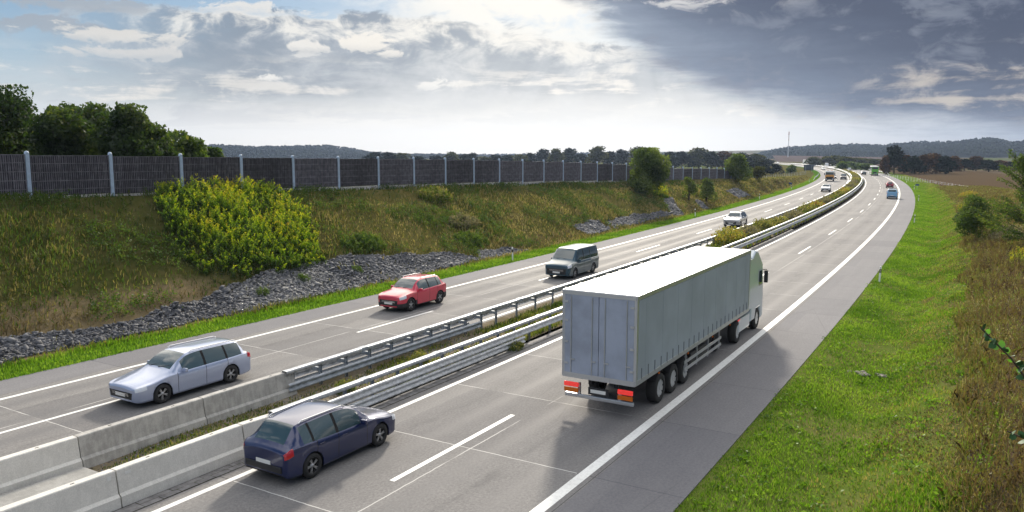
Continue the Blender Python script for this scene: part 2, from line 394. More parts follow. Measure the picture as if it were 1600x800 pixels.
def soil_mat(name, kind):
    """verge, slope and bank ground under the grass, laid out in road coordinates"""
    m = bpy.data.materials.new(name); m.use_nodes = True; nt = m.node_tree; g = G(nt); b = nt.nodes['Principled BSDF']
    uv = nt.nodes.new('ShaderNodeUVMap').outputs[0]; s, o, _ = g.sep(uv)
    n1 = g.noise(uv, .35, 6, .65); n2 = g.noise(uv, 3.0, 6, .7); n3 = g.noise(uv, 14.0, 5, .7)
    mixn = g.add(g.mul(n1, .5), g.add(g.mul(n2, .3), g.mul(n3, .2)))
    if kind == 'left':
        c = g.ramp(mixn, [(.32, (.022, .028, .008)), (.48, (.048, .052, .016)), (.62, (.085, .074, .030)), (.74, (.13, .105, .05))])
        c = g.mix(1, c, g.mix(g.sm(s, 36, 48), (1, 1, 1), (1.75, 1.55, 1.5)), 'MULTIPLY')
        db = g.mul(g.sm(g.add(o, g.mul(g.sub(n2, .5), 1.2)), -37.6, -36.6), g.sm(s, 31, 26))
        c = g.mix(g.mul(db, .85), c, g.ramp(n3, [(.3, (.10, .075, .040)), (.7, (.22, .17, .105))]))
        v = g.sm(g.add(o, g.mul(g.sub(n2, .5), .8)), -33.4, -32.6)
        c = g.mix(v, c, g.ramp(n3, [(.3, (.035, .085, .010)), (.7, (.08, .16, .02))]))
    elif kind == 'right':
        c = g.ramp(mixn, [(.30, (.045, .075, .014)), (.48, (.090, .125, .024)), (.64, (.15, .135, .055)), (.76, (.21, .165, .095))])
        v = g.sm(g.add(o, g.mul(g.sub(n1, .5), 2.0)), -1.2, 1.0)
        c = g.mix(v, c, g.ramp(n2, [(.3, (.045, .034, .020)), (.7, (.13, .092, .058))]))
    else:
        c = g.ramp(mixn, [(.32, (.07, .08, .025)), (.50, (.17, .14, .095)), (.65, (.28, .25, .20))])
    g.put(b.inputs['Base Color'], c); b.inputs['Roughness'].default_value = .95; b.inputs['Specular IOR Level'].default_value = 0
    bn = nt.nodes.new('ShaderNodeBump'); bn.inputs['Strength'].default_value = .6; bn.inputs['Distance'].default_value = .08
    g.put(bn.inputs['Height'], mixn); nt.links.new(bn.outputs[0], b.inputs['Normal'])
    return m
def barrier_mat(name, base, stain):
    m = bpy.data.materials.new(name); m.use_nodes = True; nt = m.node_tree; g = G(nt); b = nt.nodes['Principled BSDF']
    tc = nt.nodes.new('ShaderNodeTexCoord').outputs['Object']; x, y, z = g.sep(tc)
    f = g.noise(tc, 30, 5, .7); cl = g.noise(tc, 2.2, 6, .65); dr = g.noise(g.xyz(g.mul(x, 2), g.mul(y, 4.0), g.mul(z, .35)), 2.0, 5, .65)
    c = g.mix(g.sm(f, .3, .7), tuple(v * .86 for v in base), tuple(v * 1.08 for v in base))
    c = g.mix(g.mul(g.sm(g.add(g.mul(cl, .6), g.mul(dr, .4)), .42, .62), stain), c, tuple(v * .55 for v in base))
    g.put(b.inputs['Base Color'], c); b.inputs['Roughness'].default_value = .85; b.inputs['Specular IOR Level'].default_value = .3
    bn = nt.nodes.new('ShaderNodeBump'); bn.inputs['Strength'].default_value = .2; bn.inputs['Distance'].default_value = .01
    g.put(bn.inputs['Height'], f); nt.links.new(bn.outputs[0], b.inputs['Normal']); return m

M = {}
M['road'] = road_mat(); M['paint'] = paint_mat()
M['soil_left'] = soil_mat('slope_soil', 'left'); M['soil_right'] = soil_mat('bank_soil', 'right'); M['soil_mid'] = soil_mat('median_soil', 'mid')
M['gutter'] = mat('gutter_paver', (.17, .165, .165), .85, noise=.35, nscale=4, bump=.3, bscale=9)
M['barrier_old'] = barrier_mat('weathered_concrete', (.46, .445, .42), .7)
M['barrier_new'] = barrier_mat('pale_concrete', (.66, .64, .60), .25)
M['steel'] = mat('galvanised_steel', (.50, .52, .55), .45, metal=.35, noise=.22, nscale=6, bump=.03)
M['steel_dull'] = mat('dull_zinc', (.30, .33, .37), .55, metal=.3, noise=.25, nscale=5)
M['fence_post'] = mat('fence_post_zinc', (.40, .50, .64), .5, metal=.0, noise=.12, nscale=3)
M['fence_slat'] = mat('grey_wood_slat', (.135, .126, .142), .8, noise=.35, nscale=3, vary=.38)
M['fence_back'] = mat('dark_absorber', (.036, .035, .044), .9, noise=.3, nscale=4, vary=.3)
M['plinth'] = mat('plinth_concrete', (.42, .40, .38), .85, noise=.2, nscale=3, vary=.25)
M['stone'] = mat('rubble_stone', (.165, .17, .185), .85, noise=.5, nscale=2.2, bump=.4, bscale=12)
M['bark'] = mat('bark', (.07, .055, .04), .9, noise=.35, nscale=6, bump=.4, bscale=12)
M['field'] = mat('ploughed_soil', (.085, .060, .050), .95, noise=.25, nscale=.08, spec=0)
M['white_plastic'] = mat('white_plastic', (.80, .80, .80), .45)
M['black_plastic'] = mat('black_plastic', (.018, .018, .02), .55)
M['underbody'] = mat('underbody', (.010, .010, .011), .9)
M['rubber'] = mat('tyre_rubber', (.018, .018, .019), .8, bump=.1)
M['alloy'] = mat('alloy', (.42, .43, .45), .35, metal=.8)
M['chrome'] = mat('chrome', (.7, .7, .72), .15, metal=1)
M['glass'] = mat('tinted_glass', (.028, .055, .060), .04, spec=.9, coat=.6)
M['lamp_glass'] = mat('headlamp_glass', (.62, .65, .70), .08, spec=.8, coat=.8)
M['red_lamp'] = mat('tail_lamp', (.42, .012, .02), .15, coat=.8)
M['red_lit'] = mat('lit_tail_lamp', (.5, .02, .02), .2, emit=(1, .06, .05, .35))
M['orange_lamp'] = mat('amber_reflector', (.60, .15, .02), .7, spec=.1, emit=None)
M['plate'] = mat('plate_white', (.7, .7, .68), .4)
M['blue_sign'] = mat('blue_sign', (.012, .05, .20), .45)
M['sign_back'] = mat('sign_back', (.05, .065, .095), .5, metal=.3)
M['mast'] = mat('mast_grey', (.48, .50, .52), .5)
M['mast_red'] = mat('mast_red', (.30, .12, .09), .6)
def car_paint(name, col, metal=.35, rough=.28): return mat(name, col, rough, metal=metal, coat=1.0, spec=.5)

G_ = {  # foliage palettes (linear)
 'verge': [(.12, (.062, .130, .009)), (.5, (.122, .235, .016)), (.85, (.22, .32, .045))],
 'slope': [(.08, (.055, .066, .014)), (.34, (.135, .135, .034)), (.62, (.23, .195, .070)), (.9, (.33, .265, .13))],
 'slopegreen': [(.1, (.030, .065, .010)), (.5, (.065, .12, .018)), (.9, (.12, .16, .03))],
 'slopeherb': [(.05, (.020, .035, .008)), (.35, (.055, .085, .015)), (.60, (.105, .115, .025)), (.82, (.12, .085, .040)), (1, (.18, .14, .075))],
 'dry': [(.1, (.085, .062, .030)), (.5, (.17, .13, .070)), (.9, (.27, .21, .125))],
 'bank': [(.08, (.050, .095, .012)), (.40, (.120, .185, .022)), (.68, (.20, .20, .045)), (.95, (.29, .23, .11))],
 'weed': [(.05, (.050, .032, .022)), (.24, (.135, .092, .048)), (.44, (.19, .15, .060)), (.60, (.17, .15, .040)), (.76, (.13, .19, .032)), (.97, (.34, .27, .16))],
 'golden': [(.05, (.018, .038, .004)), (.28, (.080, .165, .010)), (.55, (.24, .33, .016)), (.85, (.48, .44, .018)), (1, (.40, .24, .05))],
 'rusty': [(.05, (.080, .115, .018)), (.35, (.18, .22, .034)), (.62, (.30, .28, .042)), (.86, (.36, .23, .06)), (1, (.28, .11, .04))],
 'median': [(.05, (.045, .075, .014)), (.40, (.105, .155, .028)), (.70, (.20, .19, .045)), (.95, (.28, .23, .10))],
 'greyweed': [(.05, (.08, .085, .04)), (.5, (.17, .155, .085)), (.95, (.28, .24, .16))],
 'tree': [(.05, (.014, .030, .008)), (.5, (.036, .066, .015)), (.85, (.075, .105, .024)), (1, (.12, .13, .03))],
 'treelight': [(.05, (.030, .060, .010)), (.5, (.080, .130, .022)), (.85, (.14, .18, .032)), (1, (.22, .20, .045))],
 'willow': [(.05, (.040, .070, .014)), (.5, (.105, .150, .028)), (.85, (.17, .21, .045)), (1, (.25, .25, .08))],
 'olive': [(.05, (.030, .036, .012)), (.5, (.062, .068, .022)), (.95, (.11, .10, .04))],
 'far': [(.05, (.008, .014, .010)), (.5, (.017, .027, .015)), (.95, (.034, .043, .020))],
 'brown': [(.05, (.030, .018, .014)), (.5, (.065, .038, .026)), (.95, (.13, .065, .030))],
}
for k_, v_ in G_.items(): M[k_] = leaf_mat('foliage_' + k_, v_, gloss=0.0 if k_ in ('far', 'olive', 'brown') else .03, trans=0.0 if k_ == 'far' else .5 if k_ in ('verge', 'golden', 'willow', 'bank', 'rusty', 'slopegreen', 'treelight', 'median', 'tree') else .38)

# ------------------------------------------------------------------ setting: ground, slopes, carriageways
def strip(name, ss, oo, zf, m, parent=None, kind=None):
    S, O = np.meshgrid(ss, oo, indexing='ij'); Z = zf(S, O) if callable(zf) else np.full(S.shape, float(zf))
    V = P(S, O, Z).reshape(-1, 3); nj = len(oo)
    i, j = np.meshgrid(np.arange(len(ss) - 1), np.arange(nj - 1), indexing='ij'); a = (i * nj + j).ravel()
    F = np.stack([a, a + 1, a + nj + 1, a + nj], 1)[:, ::-1]
    uv = np.stack([S.ravel(), O.ravel()], 1)
    ob = np_mesh(name, V, F, m, parent, uv=uv, smooth=True)
    if kind: ob['kind'] = kind
    return ob
def ground():
    xs = np.concatenate([-np.geomspace(9000, 60, 40), np.linspace(-50, 250, 61), np.geomspace(270, 9000, 40)])
    ys = np.concatenate([[-3000, -800, -200, -60], np.linspace(-20, 800, 83), np.geomspace(830, 12000, 50)])
    X, Y = np.meshgrid(xs, ys, indexing='ij')
    Z = -.45 + 6 * sstep(X, 250, 600) * sstep(Y, 900, 1700) + 16 * sstep(Y, 1250, 1900) * sstep(X, 330, 900) + 12 * sstep(Y, 1700, 2600) * sstep(X, -200, -700)
    nj = len(ys); i, j = np.meshgrid(np.arange(len(xs) - 1), np.arange(nj - 1), indexing='ij'); a = (i * nj + j).ravel()
    m = bpy.data.materials.new('farmland'); m.use_nodes = True; nt = m.node_tree; g = G(nt); b = nt.nodes['Principled BSDF']
    ps = nt.nodes.new('ShaderNodeNewGeometry').outputs['Position']
    n1 = g.noise(ps, .006, 4, .5); n2 = g.noise(ps, .25, 5, .6)
    c = g.mix(g.sm(n1, .46, .54), (.062, .082, .025), (.13, .098, .075)); c = g.mix(g.mul(n2, .5), c, (.09, .085, .035))
    g.put(b.inputs['Base Color'], c); b.inputs['Roughness'].default_value = 1; b.inputs['Specular IOR Level'].default_value = 0
    ob = np_mesh('ground', np.stack([X, Y, Z], -1).reshape(-1, 3), np.stack([a, a + nj, a + nj + 1, a + 1], 1), m, smooth=True)
    ob['kind'] = 'structure'
ground()
S_ALL = np.concatenate([np.arange(-60, 200, 2.0), np.arange(200, 1250, 5.0)])
S_NEAR = np.concatenate([np.arange(-50, 140, .5), np.arange(140, 460, 2.0)])
strip('left_slope', S_NEAR, np.concatenate([np.arange(-90, -50, 4.0), np.arange(-50, -30.6, .35), [-30.6]]), zl, M['soil_left'], kind='structure')
strip('right_bank', S_NEAR, np.concatenate([[-5.86], np.arange(-5.6, 12, .35), np.arange(13, 45, 4.0)]), zr, M['soil_right'], kind='structure')
strip('left_verge', np.arange(460, 1250, 5.), np.array([-60, -36., -30.6]), -.05, M['soil_left'], kind='structure')
strip('right_verge', np.arange(460, 1250, 5.), np.array([-5.86, 0., 14.]), -.05, M['soil_right'], kind='structure')
def zm(s, o): return .04 + .05 * np.sin(s * .9 + o * 2) * np.sin(s * .31 - o) * np.clip((o + 20.6) * 2, 0, 1) * np.clip((-17 - o) * 2, 0, 1)
strip('median', S_NEAR[S_NEAR < 460], np.arange(-20.75, -16.85, .3), zm, M['soil_mid'], kind='structure')
strip('median_far', np.arange(455, 1250, 5.), np.array([-20.75, -19., -16.9]), .035, M['soil_mid'], kind='structure')

def carriageway(name, o0, o1, solids, dash):
    ro = strip(name, S_ALL, np.linspace(o0, o1, 9), 0.0, M['road'], kind='structure')
    bm = MB(); bm_ = []
    # the slab's outer faces, down to the verge
    for o in (o0, o1):
        A = P(S_ALL, np.full(len(S_ALL), o), 0.0); B = P(S_ALL, np.full(len(S_ALL), o), -.4)
        V = np.concatenate([A, B]); n = len(S_ALL); i = np.arange(n - 1)
        e = np_mesh('slab_edge', V, np.stack([i, i + 1, n + i + 1, n + i], 1), M['gutter'], ro); 
    for o, w in solids:
        strip('edge_line', S_ALL, np.array([o - w / 2, o + w / 2]), .004, M['paint'], ro)
    o, w, s0 = dash
    V = []; F = []; U = []
    for k in range(-3, 62):
        a = s0 + 17.88 * k; ss = np.linspace(a, a + 6, 4)
        for sa, sb in zip(ss[:-1], ss[1:]):
            b = len(V) * 4
            V.append(P([sa, sa, sb, sb], [o - w / 2, o + w / 2, o + w / 2, o - w / 2], .004)); U.append([[sa, o - w / 2], [sa, o + w / 2], [sb, o + w / 2], [sb, o - w / 2]])
            F.append([b, b + 1, b + 2, b + 3])
    np_mesh('lane_dashes', np.concatenate(V), np.array(F), M['paint'], ro, uv=np.concatenate([np.array(u) for u in U]))
    return ro
carriageway('right_carriageway', -16.55, -5.85, [(-8.55, .30), (-16.12, .18)], (-12.56, .16, 14.7))
carriageway('left_carriageway', -30.63, -20.62, [(-28.24, .20), (-21.15, .18)], (-24.78, .15, 9.15))
# drain pavers along the foot of the right-hand barrier
def gutter():
    V = []; F = []; rng = np.random.RandomState(5)
    for row, (oa, ob) in enumerate(((-16.95, -16.77), (-16.76, -16.56))):
        s = -30.0
        while s < 90:
            L = .5 if row else .9; z = .012 + rng.rand() * .008; b = len(V) * 4
            V.append(P([s, s, s + L - .018, s + L - .018], [oa, ob, ob, oa], z)); F.append([b, b + 1, b + 2, b + 3]); s += L
    o = np_mesh('drain_pavers', np.concatenate(V), np.array(F), M['gutter']); o['kind'] = 'structure'
gutter()
# ploughed fields and meadow patches
def patch(name, pts, z, m):
    mb = MB(); mb.poly([(x, y, z) for x, y in pts], [list(range(len(pts)))]); o = mb.build(name, m); o['kind'] = 'structure'; return o
gx = ground_x
patch('ploughed_field', [(gx(1040, 300), 300), (gx(1175, 300), 300), (gx(1215, 330), 330), (gx(1195, 430), 430), (gx(1010, 440), 440), (gx(900, 380), 380)], -.38, M['field'])
patch('ploughed_field', [(gx(1460, 205), 205), (gx(1800, 160), 160), (gx(1900, 300), 300), (gx(1440, 345), 345), (gx(1435, 260), 260)], -.38, M['field'])
patch('ploughed_field', [(gx(1395, 500), 500), (gx(1700, 480), 480), (gx(1750, 1000), 1000), (gx(1330, 1050), 1050), (gx(1340, 700), 700)], -.37, M['field'])
def hillfield():
    xs = np.linspace(gx(1185, 1000), gx(1335, 1150), 14); V = []; n = 6
    for i, x in enumerate(xs):
        for j in range(n):
            t = j / (n - 1); y = 930 + t * 330; z = -.3 + t * (6.5 - .30 * i)
            V.append((x * (1 + t * .33), y, z))
    F = [[i * n + j, (i + 1) * n + j, (i + 1) * n + j + 1, i * n + j + 1] for i in range(13) for j in range(n - 1)]
    o = np_mesh('ploughed_field', np.array(V), np.array(F), M['field'], smooth=True); o['kind'] = 'structure'
hillfield()

# ------------------------------------------------------------------ noise fence on top of the left slope
def noise_fence():
    root = empty('noise_fence', P(24.2, foff(24.2), zl(24.2, foff(24.2))), 0, 'dark slatted noise fence with pale posts along the top of the grassy slope', 'fence')
    ks = list(range(-4, 30)); pts = []
    tops = np.interp([24.21 + 5 * k for k in range(-4, 31)], [0, 24, 44, 54, 69, 89, 109, 134, 149, 159, 164, 169, 174], [8.45, 8.17, 7.89, 7.79, 7.58, 7.2, 6.66, 5.71, 5.50, 5.20, 4.70, 4.25, 3.9])
    for k in range(-4, 31):
        s = 24.21 + 5 * k; p = P(s, foff(s)); pts.append(p)
    rng = np.random.RandomState(11)
    # one panel mesh, 4.78 m x 2.2 m, shared
    H = 2.28
    mb = MB(); mb.box((0, -.02, H / 2), (4.78, .05, H), 1)
    x = -2.36
    while x < 2.34:
        w = rng.choice([.035, .045, .05]); 
        mb.box((x + w / 2, .028 + .006, H / 2 + .01), (w, .042, H - .04 + rng.rand() * .03), 0)
        x += w + rng.choice([.05, .07, .085, .10])
    for z in (.35, .85, 1.35, 1.85): mb.box((0, .062, z), (4.74, .018, .045), 0)
    mb.box((0, 0, H + .02), (4.78, .13, .05), 0)
    proto = None; pp = None; plp = None
    for i in range(len(pts) - 1):
        a, b = pts[i], pts[i + 1]; mid = (a + b) / 2; ang = math.atan2(b[1] - a[1], b[0] - a[0])
        zt = tops[i] * .5 + tops[i + 1] * .5
        if proto is None: proto = mb.build('panel', [M['fence_slat'], M['fence_back']], root); o = proto
        else: o = proto.copy(); COL.objects.link(o)
        L = np.hypot(*(b - a)[:2])
        o.location = Vector((mid[0], mid[1], zt - H)) - root.location; o.rotation_euler = (0, 0, ang + math.pi); o.scale = (L / 5.0, 1, 1)
        if plp is None:
            q = MB(); q.box((0, 0, 0), (4.78, .14, .55), 0, .01); plp = q.build('plinth', M['plinth'], root); o = plp
        else: o = plp.copy(); COL.objects.link(o)
        o.location = Vector((mid[0], mid[1], zt - H - .295)) - root.location; o.rotation_euler = (0, 0, ang); o.scale = (L / 5.0, 1, 1)
    for i, p in enumerate(pts):
        zt = max(tops[max(i - 1, 0)], tops[i]) + .16
        if pp is None:
            q = MB(); q.box((0, 0, -1.6), (.17, .22, 3.2), 0, .02)
            q.lathe([(-.0, .12), (.06, .12), (.12, .09), (.15, .02)], 16, 0, 'Z'); pp = q.build('post', M['fence_post'], root); o = pp
        else: o = pp.copy(); COL.objects.link(o)
        o.location = Vector((p[0], p[1], zt - .10)) - root.location; o.rotation_euler = (0, 0, heading(24 + 5 * i))
noise_fence()

# ------------------------------------------------------------------ concrete barriers of the median
PROF = [(-.30, 0), (-.275, .25), (-.20, .315), (-.125, .85), (-.105, .872), (.105, .872), (.125, .85), (.20, .315), (.275, .25), (.30, 0)]
def sweep_local(ss, oo_prof, o0, root_s):
    pass
def barrier(s0, s1, o, m, label, group, taper=None, stickers=None):
    sm_ = (s0 + s1) / 2; loc = P(sm_, o, 0); rz = heading(sm_)
    root = empty('concrete_barrier', loc, rz, label, 'barrier', group)
    ns = 9; V = []; L = s1 - s0
    for i in range(ns):
        y = -L / 2 + .034 + (L - .068) * i / (ns - 1); t = i / (ns - 1)
        k = 1.0 if taper is None else taper[0] + (taper[1] - taper[0]) * t
        e = .012 if i in (0, ns - 1) else 0
        for (x, z) in PROF: V.append((x * (1 - e * 2), y, z * k - e * .3))
    n = len(PROF); F = [[i * n + j, i * n + j + 1, (i + 1) * n + j + 1, (i + 1) * n + j] for i in range(ns - 1) for j in range(n - 1)]
    mb = MB(); mb.poly(V, F); mb.poly(V[:n], [list(range(n))]); mb.poly(V[-n:], [list(range(n))])
    for y in (-L * .25, L * .25):                                    # lifting eyes on the crown
        mb.box((0, y, .871), (.03, .09, .012), 1)
    mb.build('wall', [m, M['underbody']], root)
    MB().box((0, L / 2, .40), (.15, .06, .74)).build('gap_shade', M['underbody'], root)  # dark insert added so the gap between blocks looks shaded
    for (y, z, w, h) in (stickers or []):
        q = MB(); q.box((.125 + .075 * (.85 - z) / .535 + .006, y, z), (.006, w, h)); q.build('marker_plate', M['plate'], root)
    return root
for i, (a, b) in enumerate([(-5.0, -1.0), (-1.0, 3.0), (3.0, 7.0), (7.0, 11.0)]):
    barrier(a, b, -20.25, M['barrier_new'], ['pale concrete barrier nearest the viewer beside the far lanes', 'pale concrete barrier of the far row, second from its near end', 'pale concrete barrier of the far row beside the flat kerb slab', 'clean pale concrete barrier beside the kerb slab, just before the two weathered grey ones'][i], 'concrete barriers in the median')
barrier(11.0, 14.9, -20.25, M['barrier_old'], 'weathered grey concrete barrier with pale barrier on its near side', 'concrete barriers in the median')
barrier(14.9, 18.6, -20.25, M['barrier_old'], 'weathered grey concrete barrier that meets the steel guardrail of the far lanes', 'concrete barriers in the median')
for i, (a, b) in enumerate([(-5.6, -1.6), (-1.6, 2.4), (2.4, 6.3), (6.3, 10.2)]):
    barrier(a, b, -17.3, M['barrier_new'], ['clean concrete barrier nearest the viewer beside the near lanes', 'clean concrete barrier of the near row, second from its near end', 'clean concrete barrier of the near row, two before the dark blue car', 'concrete barrier with one small white plate near its top far corner'][i], 'concrete barriers in the median', stickers=[(1.75, .74, .10, .10)] if i == 3 else None)
barrier(10.2, 13.9, -17.3, M['barrier_new'], 'concrete barrier with small plate on its near top corner, beside the dark blue car', 'concrete barriers in the median', stickers=[(-1.55, .74, .15, .07)])
barrier(13.9, 15.6, -17.3, M['barrier_new'], 'short pale end barrier joined to the box beam of the near guardrail', 'concrete barriers in the median', taper=(1.0, .92))
M['kerb'] = barrier_mat('kerb_concrete', (.33, .325, .31), .5)
def kerb_slab():
    rz = heading(7.0); mb = MB(); mb.box((0, 0, .06), (1.9, 9.6, .16), 0, .03); mb.box((-.35, 0, .17), (1.1, 9.6, .06), 0, .015)
    o = mb.build('kerb_slab', M['kerb']); o.location = tuple(P(6.0, -18.8, 0)); o.rotation_euler = (0, 0, rz)
    tag(o, 'flat pale concrete slab lying between the two rows of barriers', 'slab')
kerb_slab()

# ------------------------------------------------------------------ steel guardrails
def wprof(o, z, side):          # W-beam section, side +1 bulges to +off
    pr = [(0, .155), (.03, .15), (.075, .115), (.075, .075), (.012, .025), (.012, -.025), (.075, -.075), (.075, -.115), (.03, -.15), (0, -.155)]
    return [(o + side * a, z + b) for a, b in pr]
def bprof(o, z, w=.11, h=.13):
    return [(o - w, z - h / 2), (o - w, z + h / 2 - .015), (o - w + .015, z + h / 2), (o + w - .015, z + h / 2), (o + w, z + h / 2 - .015), (o + w, z - h / 2), (o - w, z - h / 2)]
def rail(name, prof, ss, m, parent, origin, rise=None):
    ss = np.asarray(ss, float); A = []
    for (o, z) in prof:
        dz = 0 if rise is None else np.interp(ss, rise[0], rise[1])
        A.append(P(ss, np.full(len(ss), o), z + dz) - np.array(origin))
    V = np.stack(A, 1).reshape(-1, 3); n = len(prof); i, j = np.meshgrid(np.arange(len(ss) - 1), np.arange(n - 1), indexing='ij'); a = (i * n + j).ravel()
    return np_mesh(name, V, np.stack([a, a + 1, a + n + 1, a + n], 1), m, parent)
def post_mb(h, blocks, side):
    mb = MB(); mb.box((0, 0, h / 2 - .1), (.012, .12, h + .2)); mb.box((.03, .055, h / 2 - .1), (.06, .01, h + .2)); mb.box((.03, -.055, h / 2 - .1), (.06, .01, h + .2))
    for z, d in blocks: mb.box((side * d / 2, 0, z), (d, .09, .14))
    return mb
def guardrail(label, o_box, o_w, side, s0, s1, dbl, group, far=None):
    org = P(s0, o_box, 0); root = empty('guardrail', org, 0, label, 'guardrail', group)
    ss = np.concatenate([np.arange(s0, min(200, s1), 2.0), np.arange(200, s1, 4.0)]) if s1 > 200 else np.arange(s0, s1, 2.0)
    rail('box_beam', bprof(o_box, .86), ss, M['steel'], root, org)
    rail('rail', wprof(o_w, .60, side), ss, M['steel'], root, org)
    if dbl:
        sd_ = np.arange(s0, dbl + .1, 1.0)
        rail('lower_rail', wprof(o_w, .24, side), sd_, M['steel'], root, org)
        rail('inner_rail', wprof(o_box - side * .16, .34, -side), sd_, M['steel_dull'], root, org)
    gap = (o_w - o_box)
    pos = []; s = s0 + .35
    while s < s1 - .5:
        pos.append(s); s += 1.33 if (dbl and s < dbl) else 2.0
    pr = None
    for k, s in enumerate(pos[:99]):
        if pr is None: pr = post_mb(.82, [(.60, gap)], 1).build('post', M['steel_dull'], root); o = pr
        else: o = pr.copy(); COL.objects.link(o)
        o.location = Vector(P(s, o_box, .0)) - Vector(org); o.rotation_euler = (0, 0, heading(s))
    rest = pos[99:]
    if rest:
        mb = MB()
        for s in rest[::2]:
            p = P(s, o_box, .4) - org; mb.box(p, (.10, .12, .86))
        o = mb.build('post', M['steel_dull'], root); o['kind'] = 'stuff'
    sp = None
    for s in np.arange(s0 + 4, min(s1, 60), 4.0):                    # splice plates
        if sp is None: sp = MB().box((0, 0, 0), (.25, .30, .145), 0, .004).build('splice_plate', M['steel_dull'], root); o = sp
        else: o = sp.copy(); COL.objects.link(o)
        o.location = Vector(P(s, o_box, .86) - org); o.rotation_euler = (0, 0, heading(s))
    return root
guardrail('steel guardrail with posts beside the far lanes, starting at the weathered barrier', -20.15, -20.52, -1, 18.2, 700, 31.0, 'median guardrails')
guardrail('steel guardrail with box beam beside the near lanes, starting at the short end barrier', -17.25, -16.92, 1, 15.0, 700, 29.0, 'median guardrails')
def outer_rail(label, o, side, s0, s1):
    org = P(s0, o, 0); root = empty('guardrail', org, 0, label, 'guardrail')
    ss = np.arange(s0, s1, 3.0)
    rise = ([s0, s0 + 12, s1], [-.62, 0, 0])
    rail('rail', wprof(o, .62, side), ss, M['steel'], root, org, rise)
    pos = np.arange(s0 + 2, s1, 4.0)[:99]; pr = None
    for s in pos:
        if pr is None: 
            q = MB(); q.box((0, 0, .30), (.07, .11, .62)); pr = q.build('post', M['steel_dull'], root); ob = pr
        else: ob = pr.copy(); COL.objects.link(ob)
        z = float(np.interp(s, rise[0], rise[1])); ob.location = Vector(P(s, o - side * .05, z * .9)) - Vector(org); ob.rotation_euler = (0, 0, heading(s))
outer_rail('far steel guardrail on the outer edge of the near carriageway, before the olive bushes', -5.2, -1, 345, 700)
outer_rail('short guardrail on the grass edge below the dark sign board', -31.3, 1, 268, 330)

# ------------------------------------------------------------------ delineator posts, small signs
def delineator():
    root = empty('delineator_post')
    mb = MB(); n = 10; pr = []
    def ring(z, cut=0):
        return [(.06 * math.sin(a), .055 * math.cos(a) * (1.0 if math.cos(a) > 0 else .75), z - cut * math.cos(a)) for a in [2 * math.pi * i / n for i in range(n)]]
    def tubez(zs, mi, inset=1.0, caps=False):
        V = []; [V.extend([(x * inset, y * inset, z) for x, y, z in ring(a)]) for a in zs]
        q = MB(); q.poly(V, [[j * n + i, j * n + (i + 1) % n, (j + 1) * n + (i + 1) % n, (j + 1) * n + i] for j in range(len(zs) - 1) for i in range(n)], mi, True)
        q.poly(V[-n:], [list(range(n))], mi); return q
    tubez([-.05, .62], 0).build('shaft', M['white_plastic'], root)
    tubez([.622, .87], 0, 1.02).build('black_band', M['black_plastic'], root)
    tubez([.872, 1.0, 1.03], 0).build('head', M['white_plastic'], root)
    q = MB(); q.box((0, -.0485, .74), (.045, .012, .17)); q.build('reflector', M['chrome'], root)
    return root
dl = delineator(); used = False
def place_delin(s, o, z, label, flip=0):
    global used
    r = dl if not used else copy_tree(dl); used = True
    r.location = tuple(P(s, o, z)); r.rotation_euler = (R_(random.Random(s).uniform(-2, 2)), R_(2), heading(s) + flip)
    tag(r, label, 'delineator', 'delineator posts')
for s, l in ((52.9, 'white delineator post nearest the viewer on the left verge, beside the dark van'), (103.6, 'white delineator post on the left verge below the round shrub'), (149.4, 'white delineator post on the left verge below the small dark stone patch'), (195.8, 'white delineator post on the left verge level with the white oncoming car'), (247.6, 'white delineator post on the left verge level with the orange lorry')):
    place_delin(s, -31.35, float(zl(s, -31.35)), l, math.pi)
for s, l in ((55.7, 'white delineator post nearest the viewer on the right verge'), (106.6, 'second white delineator post on the right verge, below the hatchback roof of the bend'), (157.2, 'white delineator post on the right verge level with the blue van'), (207.3, 'white delineator post on the right verge beside the small blue sign'), (256.5, 'white delineator post on the right verge just beyond the small blue sign'), (307.2, 'farthest white delineator post on the right verge, near the green coach')):
    if s == 106.6: l = 'white delineator post on the right verge, second nearest to the viewer'
    place_delin(s, -5.35, float(zr(s, -5.35)), l)
def small_sign(s, o, z, label):
    root = empty('distance_marker', P(s, o, z), heading(s), label, 'sign', 'small blue signs')
    q = MB(); q.tube((0, 0, -.1), (0, 0, 1.05), .03); q.build('post', M['steel'], root)
    q = MB(); q.box((0, -.045, 1.1), (.75, .02, .42), 0, .01); q.build('plate', M['blue_sign'], root)
small_sign(208.3, -4.7, 0, 'small blue marker sign on the right verge beyond the blue van')
small_sign(205.0, -32.6, 0, 'small blue marker sign on the left verge below the brown bank')
def big_sign():
    s, o = 382, -35.2; h = heading(s)
    root = empty('direction_sign', P(s, o, -.1), h, 'large dark sign board seen from behind at the bend', 'sign')
    q = MB(); q.box((0, 0, 2.35), (4.1, .08, 2.6), 0, .02)
    for z in (1.5, 2.3, 3.1): q.box((0, -.07, z), (4.0, .05, .07), 0)
    q.build('board', M['sign_back'], root)
    for x in (-1.3, 1.3):
        q = MB(); q.box((x, -.14, 1.75), (.12, .12, 3.6)); q.build('post', M['steel_dull'], root)
big_sign()
